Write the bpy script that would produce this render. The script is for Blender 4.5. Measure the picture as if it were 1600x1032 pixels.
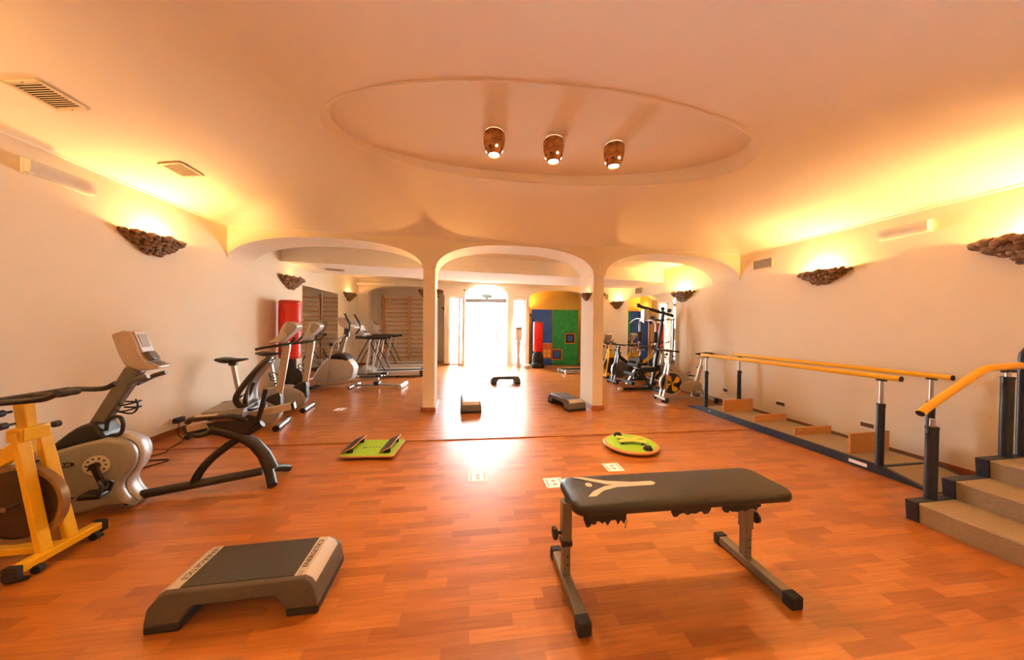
import bpy, bmesh, math, random
from mathutils import Vector, Matrix, Quaternion
random.seed(7)
PI = math.pi
for o in list(bpy.data.objects): bpy.data.objects.remove(o, do_unlink=True)
SC = bpy.context.scene
COL = SC.collection

# ------------------------------------------------------------------ camera, world, exposure
cam_d = bpy.data.cameras.new('camera'); cam = bpy.data.objects.new('camera', cam_d); COL.objects.link(cam)
cam_d.sensor_width = 36.0; cam_d.lens = 481.0/1600*36; cam_d.clip_start = 0.05; cam_d.clip_end = 200
yw, pt, rl = .161, .0137, -.010
_X = Vector((math.cos(yw), -math.sin(yw), 0)); _F = Vector((math.sin(yw), math.cos(yw), 0)); _U = Vector((0, 0, 1))
F2 = _F*math.cos(pt) - _U*math.sin(pt); U2 = _U*math.cos(pt) + _F*math.sin(pt)
X3 = _X*math.cos(rl) - U2*math.sin(rl); U3 = U2*math.cos(rl) + _X*math.sin(rl)
M = Matrix((X3, U3, -F2)).transposed().to_4x4(); M.translation = Vector((0, 0, 1.25))
cam.matrix_world = M
SC.camera = cam
SC.view_settings.view_transform = 'Standard'; SC.view_settings.look = 'None'
SC.view_settings.gamma = 1; SC.view_settings.use_curve_mapping = False
SC.view_settings.exposure = 0.98
W = bpy.data.worlds.new('world'); SC.world = W; W.use_nodes = True
W.node_tree.nodes['Background'].inputs[0].default_value = (.93, .97, 1.0, 1)
W.node_tree.nodes['Background'].inputs[1].default_value = 23.0
SCONCE_W = 44.0
LAMP_W = 60.0

def light(name, kind, energy, color, parent=None, loc=(0,0,0), rot=(0,0,0), **kw):
    d = bpy.data.lights.new(name, kind); d.energy = energy; d.color = color
    for k, v in kw.items(): setattr(d, k, v)
    o = bpy.data.objects.new(name, d); COL.objects.link(o); o.location = loc; o.rotation_euler = rot
    if parent: o.parent = parent
    return o
# daylight portal over the garden door opening (guides the sky light, gives no light of its own)
po = light('door_daylight_portal', 'AREA', 1, (1,1,1), None, (.78, 9.85, 1.2), (-PI/2, 0, 0), shape='RECTANGLE', size=2.7, size_y=2.5)
po.data.cycles.is_portal = True
# sun on the terrace outside, shining away from the building
light('sun', 'SUN', 260, (1, .96, .9), None, (0, 14, 8), (math.radians(32), 0, 0), angle=.02)

# ------------------------------------------------------------------ materials
def mat(name, col, rough=.5, metal=0., noise=0., nscale=20., bump=0., bscale=200., coat=0., col2=None, emit=None, es=0., spec=None, stretch=None):
    m = bpy.data.materials.new(name); m.use_nodes = True; nt = m.node_tree; b = nt.nodes['Principled BSDF']
    c = (*col, 1)
    b.inputs['Base Color'].default_value = c; b.inputs['Roughness'].default_value = rough; b.inputs['Metallic'].default_value = metal
    if coat: b.inputs['Coat Weight'].default_value = coat
    if spec is not None: b.inputs['Specular IOR Level'].default_value = spec
    tc = nt.nodes.new('ShaderNodeTexCoord'); src = tc.outputs['Object']
    if stretch:
        mp = nt.nodes.new('ShaderNodeMapping'); mp.inputs['Scale'].default_value = stretch
        nt.links.new(src, mp.inputs[0]); src = mp.outputs[0]
    if noise or col2:
        n = nt.nodes.new('ShaderNodeTexNoise'); n.inputs['Scale'].default_value = nscale; n.inputs['Detail'].default_value = 4
        nt.links.new(src, n.inputs[0])
        r = nt.nodes.new('ShaderNodeValToRGB'); r.color_ramp.elements[0].position = .35; r.color_ramp.elements[1].position = .65
        a = col2 if col2 else tuple(max(0, x*(1-noise)) for x in col)
        r.color_ramp.elements[0].color = (*a, 1); r.color_ramp.elements[1].color = c
        nt.links.new(n.outputs[0], r.inputs[0]); nt.links.new(r.outputs[0], b.inputs['Base Color'])
    if bump:
        n2 = nt.nodes.new('ShaderNodeTexNoise'); n2.inputs['Scale'].default_value = bscale; n2.inputs['Detail'].default_value = 3
        nt.links.new(src, n2.inputs[0])
        bp = nt.nodes.new('ShaderNodeBump'); bp.inputs['Strength'].default_value = bump; bp.inputs['Distance'].default_value = .01
        nt.links.new(n2.outputs[0], bp.inputs['Height']); nt.links.new(bp.outputs[0], b.inputs['Normal'])
    if emit:
        b.inputs['Emission Color'].default_value = (*emit, 1); b.inputs['Emission Strength'].default_value = es
    return m

def thin_glass(name, tint=(1,1,1), gloss=.12):
    m = bpy.data.materials.new(name); m.use_nodes = True; nt = m.node_tree; nt.nodes.clear()
    o = nt.nodes.new('ShaderNodeOutputMaterial'); mx = nt.nodes.new('ShaderNodeMixShader'); t = nt.nodes.new('ShaderNodeBsdfTransparent'); g = nt.nodes.new('ShaderNodeBsdfGlossy')
    t.inputs[0].default_value = (*tint, 1); g.inputs['Roughness'].default_value = .02; mx.inputs[0].default_value = gloss
    nt.links.new(t.outputs[0], mx.inputs[1]); nt.links.new(g.outputs[0], mx.inputs[2]); nt.links.new(mx.outputs[0], o.inputs[0])
    return m

def floor_mat():
    m = bpy.data.materials.new('cherry_parquet'); m.use_nodes = True; nt = m.node_tree; b = nt.nodes['Principled BSDF']
    tc = nt.nodes.new('ShaderNodeTexCoord'); mp = nt.nodes.new('ShaderNodeMapping'); nt.links.new(tc.outputs['Object'], mp.inputs[0])
    mp.inputs['Rotation'].default_value = (0, 0, .03)
    br = nt.nodes.new('ShaderNodeTexBrick'); nt.links.new(mp.outputs[0], br.inputs[0])
    br.offset = .37; br.offset_frequency = 2; br.squash = .72; br.squash_frequency = 3
    br.inputs['Scale'].default_value = 1; br.inputs['Brick Width'].default_value = .29; br.inputs['Row Height'].default_value = .057
    br.inputs['Mortar Size'].default_value = .0007; br.inputs['Mortar Smooth'].default_value = .3; br.inputs['Bias'].default_value = .25
    br.inputs['Color1'].default_value = (.25, .070, .011, 1); br.inputs['Color2'].default_value = (.47, .165, .028, 1); br.inputs['Mortar'].default_value = (.33, .11, .035, 1)
    mg = nt.nodes.new('ShaderNodeMapping'); mg.inputs['Scale'].default_value = (1.6, 26, 1); nt.links.new(mp.outputs[0], mg.inputs[0])
    n = nt.nodes.new('ShaderNodeTexNoise'); n.inputs['Scale'].default_value = 3; n.inputs['Detail'].default_value = 6; nt.links.new(mg.outputs[0], n.inputs[0])
    r = nt.nodes.new('ShaderNodeValToRGB'); r.color_ramp.elements[0].position = .3; r.color_ramp.elements[1].position = .7
    r.color_ramp.elements[0].color = (.78, .74, .70, 1); r.color_ramp.elements[1].color = (1.1, 1.1, 1.1, 1)
    nt.links.new(n.outputs[0], r.inputs[0])
    mx = nt.nodes.new('ShaderNodeMix'); mx.data_type = 'RGBA'; mx.blend_type = 'MULTIPLY'; mx.inputs[0].default_value = 1
    nt.links.new(br.outputs[0], mx.inputs[6]); nt.links.new(r.outputs[0], mx.inputs[7]); nt.links.new(mx.outputs[2], b.inputs['Base Color'])
    b.inputs['Roughness'].default_value = .31; b.inputs['Specular IOR Level'].default_value = .7
    bp = nt.nodes.new('ShaderNodeBump'); bp.inputs['Strength'].default_value = .15; bp.inputs['Distance'].default_value = .002
    nt.links.new(n.outputs[0], bp.inputs['Height']); nt.links.new(bp.outputs[0], b.inputs['Normal'])
    return m

def tread_mat(name, c1, c2, scale=90):
    m = mat(name, c1, .55); nt = m.node_tree; b = nt.nodes['Principled BSDF']
    tc = nt.nodes.new('ShaderNodeTexCoord'); v = nt.nodes.new('ShaderNodeTexVoronoi'); v.inputs['Scale'].default_value = scale
    nt.links.new(tc.outputs['Object'], v.inputs[0]); r = nt.nodes.new('ShaderNodeValToRGB')
    r.color_ramp.elements[0].position = .15; r.color_ramp.elements[1].position = .5
    r.color_ramp.elements[0].color = (*c1, 1); r.color_ramp.elements[1].color = (*c2, 1)
    nt.links.new(v.outputs['Distance'], r.inputs[0]); nt.links.new(r.outputs[0], b.inputs['Base Color'])
    bp = nt.nodes.new('ShaderNodeBump'); bp.inputs['Strength'].default_value = .4; bp.inputs['Distance'].default_value = .003
    nt.links.new(v.outputs['Distance'], bp.inputs['Height']); nt.links.new(bp.outputs[0], b.inputs['Normal'])
    return m

PLASTER = mat('cream_plaster', (.80, .715, .565), .85, noise=.04, nscale=1.2, bump=.12, bscale=14)
CEILM = mat('ceiling_plaster', (.93, .87, .76), .85, noise=.03, nscale=.9, bump=.06, bscale=8)
YPLAST = mat('yellow_plaster', (.92, .68, .20), .85, noise=.05, nscale=2)
FLOORM = floor_mat()
BASEB = mat('baseboard_wood', (.30, .10, .035), .45, noise=.25, nscale=12)
STRIP = mat('transition_strip', (.36, .13, .042), .4, noise=.2, nscale=20)
BLACK = mat('black_plastic', (.018, .017, .016), .42, noise=.3, nscale=60)
BEIGESIL = mat('beige_silver', (.40, .35, .28), .42, .15, noise=.06, nscale=18)
RUBBER = mat('black_rubber', (.012, .012, .012), .75, bump=.2)
DKBLUE = mat('dark_blue_steel', (.012, .022, .045), .4, noise=.2, nscale=30)
YELLOW = mat('yellow_paint', (.86, .50, .01), .32, noise=.08, nscale=6)
YRAIL = mat('yellow_rail', (.90, .50, .015), .35, noise=.05, nscale=6)
CHROME = mat('chrome', (.48, .47, .46), .3, 1., noise=.06, nscale=40)
SILVER = mat('silver_plastic', (.36, .35, .33), .38, .25, noise=.06, nscale=12)
LSILVER = mat('light_silver', (.55, .53, .50), .42, .2, noise=.05, nscale=18)
DSILVER = mat('dark_silver', (.17, .16, .15), .4, .3, noise=.1, nscale=20)
BENCHG = mat('bench_grey_steel', (.20, .18, .15), .38, .5, noise=.08, nscale=25)
TANALU = mat('tan_aluminium', (.50, .42, .32), .35, .35, noise=.06, nscale=30, stretch=(1, 12, 12))
LEATHER = mat('black_leatherette', (.017, .014, .011), .42, bump=.25, bscale=260, noise=.15, nscale=90)
STEPG = mat('step_grey', (.090, .076, .062), .5, noise=.12, nscale=50, bump=.08, bscale=400)
STEPLAB = mat('step_label', (.50, .44, .37), .4, noise=.04, nscale=30)
MATRUB = tread_mat('ribbed_rubber', (.012, .011, .010), (.035, .032, .028), 160)
TREADBEIGE = tread_mat('beige_nonslip', (.26, .20, .13), (.34, .265, .175), 120)
FLYM = mat('flywheel_bronze', (.42, .30, .17), .3, .75, noise=.15, nscale=12)
FLYD = mat('flywheel_dark', (.10, .065, .035), .35, .6, noise=.2, nscale=12)
WHITE = mat('white_plastic', (.80, .78, .74), .4, noise=.03, nscale=20)
CREAM = mat('cream_disc', (.72, .64, .50), .4, noise=.05, nscale=20)
RED = mat('red_vinyl', (.72, .018, .012), .33, noise=.12, nscale=5)
DRED = mat('dark_red_vinyl', (.10, .012, .012), .5, noise=.2, nscale=8)
BLUEM = mat('blue_foam', (.02, .10, .42), .8, noise=.3, nscale=7, bump=.3, bscale=60)
GREENM = mat('green_foam', (.015, .30, .075), .8, noise=.35, nscale=7, bump=.3, bscale=60)
ORANGEP = mat('orange_paint', (.60, .15, .04), .8, noise=.3, nscale=20)
YELP = mat('yellow_square_paint', (.85, .50, .08), .8, noise=.2, nscale=20)
LIME = mat('lime_felt', (.34, .60, .025), .85, noise=.12, nscale=60, bump=.2, bscale=500)
PLYW = mat('plywood_edge', (.62, .30, .10), .45, noise=.2, nscale=40, stretch=(1, 1, 14))
BEECH = mat('beech_board', (.62, .30, .10), .4, noise=.15, nscale=9, stretch=(1, 1, 9))
BARWOOD = mat('wall_bar_wood', (.62, .28, .09), .4, noise=.2, nscale=10, stretch=(6, 6, 1))
STONE = mat('sconce_rock', (.34, .18, .075), .75, col2=(.09, .045, .018), nscale=30, bump=.6, bscale=60)
POT = mat('terracotta_pot', (.55, .22, .04), .55, col2=(.26, .10, .02), nscale=22, bump=.3, bscale=70)
BULB = mat('bulb_glow', (1, .9, .7), .5, noise=.01, emit=(1, .88, .66), es=22)
VENTM = mat('vent_enamel', (.80, .66, .45), .45, noise=.03, nscale=10)
VOID = mat('dark_void', (.02, .016, .012), .9, noise=.2, nscale=10)
PINK = mat('sign_red', (.70, .28, .24), .6, noise=.05, nscale=50)
SIGNG = mat('sign_grey', (.28, .28, .27), .6, noise=.05, nscale=50)
PAPER = mat('sign_white', (.86, .88, .90), .5, noise=.03, nscale=50)
EXITG = mat('exit_green', (.10, .34, .22), .5, noise=.05, nscale=50)
BARGREY = mat('door_closer_grey', (.23, .22, .22), .5, noise=.05, nscale=20)
GLASS = thin_glass('clear_glass', (1, 1, 1), .06)
BGLASS = thin_glass('bluish_glass', (.92, .97, 1), .08)
ACRYL = mat('frosted_acrylic', (.85, .83, .8), .3, noise=.02, nscale=10); ACRYL.node_tree.nodes['Principled BSDF'].inputs['Alpha'].default_value = .4
FLTUBE = mat('unlit_tube', (.82, .78, .74), .25, noise=.02, nscale=10)
MIRROR = mat('mirror_silvering', (.86, .88, .88), .015, 1., noise=.01, nscale=2)
SCREEN = mat('lcd_screen', (.42, .42, .40), .2, noise=.1, nscale=30)
PAVE = mat('outdoor_paving', (.75, .73, .70), .8, noise=.1, nscale=4)
COPPER = mat('copper_socket', (.10, .05, .03), .4, noise=.2, nscale=60)

# ------------------------------------------------------------------ mesh builder
def spl(pts, n=6, closed=False):
    P = [Vector(p) for p in pts]; out = []; N = len(P)
    rng = range(N) if closed else range(N-1)
    for i in rng:
        p0 = P[(i-1) % N] if (closed or i > 0) else P[0]*2-P[1]
        p1 = P[i]; p2 = P[(i+1) % N]; p3 = P[(i+2) % N] if (closed or i+2 < N) else P[-1]*2-P[-2]
        for k in range(n):
            t = k/n
            out.append(.5*((2*p1)+(-p0+p2)*t+(2*p0-5*p1+4*p2-p3)*t*t+(-p0+3*p1-3*p2+p3)*t**3))
    if not closed: out.append(P[-1])
    return out

def saddle_rings(st):
    """st: (x, half width, top z, bottom z) along the saddle"""
    out = []
    for x, w, zt, zb in st:
        h = zt-zb
        out.append([(x, w*cy, zb+h*cz) for cy, cz in ((-.45, 0), (-.85, .25), (-1, .55), (-.9, .85), (-.55, 1), (0, .97), (.55, 1), (.9, .85), (1, .55), (.85, .25), (.45, 0))])
    return out
class MB:
    def __init__(s): s.bm = bmesh.new()
    def box(s, c, d, rot=None):
        r = bmesh.ops.create_cube(s.bm, size=1)
        m = Matrix.Translation(Vector(c)) @ (rot.to_4x4() if rot else Matrix.Identity(4)) @ Matrix.Diagonal((*d, 1))
        bmesh.ops.transform(s.bm, matrix=m, verts=r['verts']); return s
    def bb(s, x0, x1, y0, y1, z0, z1): return s.box(((x0+x1)/2, (y0+y1)/2, (z0+z1)/2), (abs(x1-x0), abs(y1-y0), abs(z1-z0)))
    def bar(s, p, q, w, h, up=(0, 0, 1)):
        p = Vector(p); q = Vector(q); d = q-p; L = d.length; z = d.normalized(); u = Vector(up)
        if abs(z.dot(u)) > .98: u = Vector((0, 1, 0))
        x = u.cross(z).normalized(); y = z.cross(x)
        R = Matrix((x, y, z)).transposed()
        return s.box((p+q)/2, (w, h, L), R)
    def tube(s, pts, r, n=12, smooth=0, closed=False, flat=1., cap=True):
        P = spl(pts, smooth, closed) if smooth else [Vector(p) for p in pts]
        N = len(P); rs = r if isinstance(r, (list, tuple)) else [r]*N
        if len(rs) != N: rs = [rs[0]+(rs[-1]-rs[0])*i/(N-1) for i in range(N)]
        rings = []; prev = None
        for i in range(N):
            if closed: t = (P[(i+1) % N]-P[i-1]).normalized()
            else: t = (P[min(i+1, N-1)]-P[max(i-1, 0)]).normalized()
            if prev is None:
                a = Vector((0, 0, 1)) if abs(t.z) < .9 else Vector((0, 1, 0)); u = a.cross(t).normalized()
            else:
                u = (prev-t*prev.dot(t)).normalized()
            v = t.cross(u); prev = u
            rings.append([s.bm.verts.new(P[i]+u*math.cos(2*PI*k/n)*rs[i]+v*math.sin(2*PI*k/n)*rs[i]*flat) for k in range(n)])
        for i in range(N if closed else N-1):
            a = rings[i]; b = rings[(i+1) % N]
            for k in range(n): s.bm.faces.new((a[k], a[(k+1) % n], b[(k+1) % n], b[k]))
        if cap and not closed:
            s.bm.faces.new(rings[0][::-1]); s.bm.faces.new(rings[-1])
        return s
    def cyl(s, p, q, r, r2=None, n=24): return s.tube([p, q], [r, r if r2 is None else r2], n)
    def lathe(s, prof, c=(0, 0, 0), n=32, ax='z', cap=True):
        rings = []
        for (r, h) in prof:
            ring = []
            for k in range(n):
                a = 2*PI*k/n; x, y = r*math.cos(a), r*math.sin(a)
                v = (x, y, h) if ax == 'z' else ((x, h, y) if ax == 'y' else (h, x, y))
                ring.append(s.bm.verts.new(Vector(c)+Vector(v)))
            rings.append(ring)
        for i in range(len(rings)-1):
            for k in range(n): s.bm.faces.new((rings[i][k], rings[i][(k+1) % n], rings[i+1][(k+1) % n], rings[i+1][k]))
        if cap:
            for rg, pr in ((rings[0], prof[0]), (rings[-1], prof[-1])):
                if pr[0] > 1e-4: s.bm.faces.new(rg)
        return s
    def prism(s, out, y0, y1, plane='xz'):
        def V(a, b, c): return (a, c, b) if plane == 'xz' else ((a, b, c) if plane == 'xy' else (c, a, b))
        A = [s.bm.verts.new(V(p[0], p[1], y0)) for p in out]; B = [s.bm.verts.new(V(p[0], p[1], y1)) for p in out]
        n = len(out)
        for i in range(n): s.bm.faces.new((A[i], A[(i+1) % n], B[(i+1) % n], B[i]))
        s.bm.faces.new(A[::-1]); s.bm.faces.new(B)
        return s
    def pillow(s, out, hw, inset=.03, n=5, y=0.):
        """outline in xz, rounded toward both sides (bike covers)"""
        P = [Vector((p[0], p[1])) for p in out]; N = len(P)
        ar = sum(P[i].x*P[(i+1) % N].y-P[(i+1) % N].x*P[i].y for i in range(N)); sg = 1 if ar > 0 else -1
        nor = []
        for i in range(N):
            t = (P[(i+1) % N]-P[i-1]).normalized(); nor.append(Vector((-t.y, t.x))*sg)
        L = []
        for j in range(n+1): a = PI/2*j/n; L.append((-hw+hw*.45*(1-math.sin(a)) if 0 else -hw+inset*(1-math.sin(a)), inset*(1-math.cos(PI/2-a)) if 0 else inset*(1-math.sin(a))))
        seq = []
        for j in range(n+1):
            a = PI/2*j/n
            seq.append((-hw+inset*(1-math.cos(a)), inset*(1-math.sin(a))))
        seq = seq + [(-q[0], q[1]) for q in seq[::-1]]
        rings = [[s.bm.verts.new((P[i].x+nor[i].x*ins, y+yy, P[i].y+nor[i].y*ins)) for i in range(N)] for yy, ins in seq]
        for a, b in zip(rings, rings[1:]):
            for i in range(N): s.bm.faces.new((a[i], a[(i+1) % N], b[(i+1) % N], b[i]))
        s.bm.faces.new(rings[0][::-1]); s.bm.faces.new(rings[-1])
        return s
    def ball(s, c, r, sx=1, sy=1, sz=1, sub=2, rot=None):
        q = bmesh.ops.create_icosphere(s.bm, subdivisions=sub, radius=r)
        m = Matrix.Translation(Vector(c)) @ (rot.to_4x4() if rot else Matrix.Identity(4)) @ Matrix.Diagonal((sx, sy, sz, 1))
        bmesh.ops.transform(s.bm, matrix=m, verts=q['verts']); return s
    def build(s, name, m, parent=None, bevel=0., smooth=True, origin=None, label=None, seg=2):
        bmesh.ops.recalc_face_normals(s.bm, faces=s.bm.faces)
        me = bpy.data.meshes.new(name)
        if origin is None and parent is None and len(s.bm.verts):
            xs = [v.co.x for v in s.bm.verts]; ys = [v.co.y for v in s.bm.verts]; zs = [v.co.z for v in s.bm.verts]
            origin = ((min(xs)+max(xs))/2, (min(ys)+max(ys))/2, min(zs))
        if origin is not None: bmesh.ops.translate(s.bm, vec=-Vector(origin), verts=s.bm.verts)
        s.bm.to_mesh(me); s.bm.free()
        o = bpy.data.objects.new(name, me); COL.objects.link(o); me.materials.append(m)
        if origin is not None: o.location = origin
        if parent: o.parent = parent
        if smooth:
            for p in me.polygons: p.use_smooth = True
            try: me.set_sharp_from_angle(angle=math.radians(38))
            except Exception: pass
        if bevel:
            b = o.modifiers.new('bevel', 'BEVEL'); b.width = bevel; b.segments = seg; b.limit_method = 'ANGLE'; b.angle_limit = math.radians(40)
            b.harden_normals = False
        if label: o['label'] = label
        return o

def thing(name, label, cat, loc=(0, 0, 0), rotz=0., group=None):
    o = bpy.data.objects.new(name, None); COL.objects.link(o); o.empty_display_size = .1
    o.location = loc; o.rotation_euler = (0, 0, rotz); tag(o, label, cat, group); return o
def tag(o, label, cat, group=None):
    o['label'] = label; o['category'] = cat
    if group: o['group'] = group
    return o
def struct(o): o['kind'] = 'structure'; return o
def copy_tree(o, parent=None):
    c = o.copy(); COL.objects.link(c); c.parent = parent
    for ch in [x for x in bpy.data.objects if x.parent == o]: copy_tree(ch, c)
    return c
def dup(root, loc, rotz, label, group=None):
    c = copy_tree(root); c.location = loc; c.rotation_euler = (0, 0, rotz); c['label'] = label
    if group: c['group'] = group
    return c
def lettering(txt, size, m, parent, matrix, name='lettering', extrude=.0006):
    cu = bpy.data.curves.new('txt', 'FONT'); cu.body = txt; cu.size = size; cu.extrude = extrude; cu.align_x = 'CENTER'; cu.align_y = 'CENTER'
    t = bpy.data.objects.new('txt', cu); COL.objects.link(t)
    bpy.context.view_layer.update()
    me = bpy.data.meshes.new_from_object(t.evaluated_get(bpy.context.evaluated_depsgraph_get()))
    bpy.data.objects.remove(t); me.transform(matrix); me.materials.clear(); me.materials.append(m)
    o = bpy.data.objects.new(name, me); COL.objects.link(o); o.parent = parent
    return o

# ================================================================== SETTING
XL, XR = -3.15, 4.25
YN = -1.3
def fy(x): return 4.5 - .08*x          # front face of the arcade wall
def zfold(x): return 2.483 - .024*x    # cornice height
def zspr(x): return 2.05 - .018*x      # arch springing
def yb(x): return 9.66 - .14*x         # front face of the far arcade wall

struct(MB().bb(XL-.1, XR+.1, YN, 11, -.05, 0).build('floor', FLOORM, None, smooth=False, origin=(0, 0, 0)))
struct(MB().bb(XL-.12, XL, YN-.1, 11, 0, 2.95).build('wall_left', PLASTER, smooth=False))
struct(MB().bb(XR, XR+.12, YN-.1, 11, 0, 2.95).build('wall_right', PLASTER, smooth=False))
struct(MB().bb(XL, XR, YN-.12, YN, 0, 2.95).build('wall_near', PLASTER, smooth=False))
# threshold strip across the floor
s_ = MB(); s_.bar((XL, 3.52, .002), (3.54, 3.235, .002), .004, .016); struct(s_.build('trim_1', STRIP, bevel=.002))

def arcade(name, yf, th, opens, ztop, m=PLASTER, x0=XL, x1=XR, n=40, springf=None, inset=0):
    """wall with arched openings: opens = [(xa, xb, rise, p)], columns between stand to the floor"""
    mb = MB(); bm = mb.bm; soft = []
    def arch(o, x):
        a, b, rise, p = o; t = min(1, abs((x-(a+b)/2)/((b-a)/2)))
        return springf(x)+rise*(1-t**p)**(1/2.1)
    def quad(*v): return bm.faces.new([bm.verts.new(q) for q in v])
    def wallpiece(a, b):
        if inset and a > x0+.01 and b < x1-.01:
            A, B = a+inset, b-inset; P0, P1 = (a, yf(a), springf(a)), (b, yf(b), springf(b)); Q0, Q1 = (a, yf(a)+th, springf(a)), (b, yf(b)+th, springf(b))
            quad(P0, P1, (b, yf(b), ztop), (a, yf(a), ztop)); quad(Q1, Q0, (a, yf(a)+th, ztop), (b, yf(b)+th, ztop)); quad(P0, Q0, Q1, P1)
            e = .02
            c4 = [(A, yf(A)+e), (B, yf(B)+e), (B, yf(B)+th-e), (A, yf(A)+th-e)]
            for i in range(4):
                p, q = c4[i], c4[(i+1) % 4]; quad((*p, 0), (*q, 0), (*q, springf(a)), (*p, springf(a)))
            return
        quad((a, yf(a), 0), (b, yf(b), 0), (b, yf(b), ztop), (a, yf(a), ztop))
        quad((b, yf(b)+th, 0), (a, yf(a)+th, 0), (a, yf(a)+th, ztop), (b, yf(b)+th, ztop))
        quad((a, yf(a)+th, 0), (a, yf(a), 0), (a, yf(a), springf(a)), (a, yf(a)+th, springf(a)))
        quad((b, yf(b), 0), (b, yf(b)+th, 0), (b, yf(b)+th, springf(b)), (b, yf(b), springf(b)))
    cur = x0
    for o in opens:
        if o[0] > cur+1e-4: wallpiece(cur, o[0])
        a, b = o[0], o[1]; xs = [(a+b)/2-(b-a)/2*math.cos(PI*i/n) for i in range(n+1)]
        V = [(bm.verts.new((x, yf(x), arch(o, x))), bm.verts.new((x, yf(x)+th, arch(o, x)))) for x in xs]
        for i in range(n):
            p, q = xs[i], xs[i+1]; zp, zq = arch(o, p), arch(o, q)
            quad((p, yf(p), zp), (q, yf(q), zq), (q, yf(q), ztop), (p, yf(p), ztop))
            quad((q, yf(q)+th, zq), (p, yf(p)+th, zp), (p, yf(p)+th, ztop), (q, yf(q)+th, ztop))
            soft.append(bm.faces.new((V[i][0], V[i][1], V[i+1][1], V[i+1][0])))
        cur = o[1]
    if cur < x1-1e-4: wallpiece(cur, x1)
    bm.faces.ensure_lookup_table(); idx = [f.index for f in soft]; bm.faces.index_update(); idx = [f.index for f in soft]
    me = bpy.data.meshes.new(name); bm.to_mesh(me); bm.free(); me.materials.append(m)
    for i in idx: me.polygons[i].use_smooth = True
    ob = bpy.data.objects.new(name, me); COL.objects.link(ob)
    return struct(ob)
arcade('wall_arches', fy, .52, [(XL, -.565, .36, 2.5), (-.375, 1.93, .38, 2.5), (2.11, XR, .37, 2.5)], 2.93, springf=zspr, inset=.012)
def tz(x): return 2.13-.02*x
arcade('wall_back', yb, .25, [(-2.86, -.54, .27, 2.6), (-.39, .0, .001, 2), (.09, 1.39, .40, 2.3), (1.50, 1.95, .001, 2), (2.06, 3.95, .30, 2.4)], 2.9, springf=tz, x0=XL, x1=XR)

# ceiling of the front room: low coves, oval recess
YV = .72
EC = Vector((.703, 2.472)); EA, EB, ER = 1.756, .652, -.067
def zc(x, y):
    yn = YV
    dx = min(x-XL, XR-x)/1.95; dy = min((fy(x)-y)/1.35, (y-yn)/1.35); 
    tx = max(0, min(1, dx)); ty = max(0, min(1, dy))
    def pf(t): return 1-(1-t)**2.3
    k = 60.
    a, b = pf(tx), pf(ty)
    mn = -math.log(math.exp(-k*a)+math.exp(-k*b))/k
    return zfold(x)+max(0, mn+.01*(1 if min(a, b) > .1 else min(a, b)/.1))*.26
mb = MB(); bm = mb.bm; NA = 240; NR = 34
angs = sorted(set([2*PI*i/NA for i in range(NA)]))
corners = [(XL, fy(XL)), (XR, fy(XR)), (XL, YV), (XR, YV)]
for cx, cy in corners: angs.append(math.atan2((cy-EC.y)*2.9, cx-EC.x) % (2*PI))
angs = sorted(angs)
def outer(a):
    d = Vector((math.cos(a), math.sin(a)/2.9)); best = 1e9
    if d.x > 1e-9: best = min(best, (XR-EC.x)/d.x)
    if d.x < -1e-9: best = min(best, (XL-EC.x)/d.x)
    # front wall: y = 4.5-.08x
    den = d.y+.08*d.x
    if den > 1e-9:
        t = (4.5-.08*EC.x-EC.y)/den
        if t > 0: best = min(best, t)
    if d.y < -1e-9: best = min(best, (YV-EC.y)/d.y)
    return EC+d*best
def ell(a, k=1.): 
    v = Vector((EA*k*math.cos(a), EB*k*math.sin(a))); c, s = math.cos(ER), math.sin(ER)
    return EC+Vector((v.x*c-v.y*s, v.x*s+v.y*c))
rings = []
zin = max(zc(*ell(a)) for a in angs)+.04
rings.append([bm.verts.new((*ell(a, .966), zin-.0)) for a in angs])
rings.append([bm.verts.new((*ell(a, .968), zin-.001)) for a in angs])
rings.append([bm.verts.new((*ell(a, .995), zc(*ell(a))+.001)) for a in angs])
for j in range(NR+1):
    t = j/NR; row = []
    for a in angs:
        p = ell(a)*(1-t)+outer(a)*t; row.append(bm.verts.new((p.x, p.y, zc(p.x, p.y))))
    rings.append(row)
n = len(angs)
for a, b in zip(rings, rings[1:]):
    for i in range(n): bm.faces.new((a[i], a[(i+1) % n], b[(i+1) % n], b[i]))
bm.faces.new(rings[0])
# strip behind the camera
q = [bm.verts.new(v) for v in ((XL, YV, zfold(XL)), (XR, YV, zfold(XR)), (XR, YN, zfold(XR)), (XL, YN, zfold(XL)))]; bm.faces.new(q)
struct(mb.build('ceiling', CEILM, origin=(0, 0, 0)))
o = bpy.data.objects['ceiling']
o.data.set_sharp_from_angle(angle=math.radians(16))
mb = MB(); mb.tube([(*ell(a, 1.0), zc(*ell(a))+.003) for a in [2*PI*i/160 for i in range(160)]], .011, 8, 0, True); struct(mb.build('trim_7', CEILM, origin=(0, 0, 0)))
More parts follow.
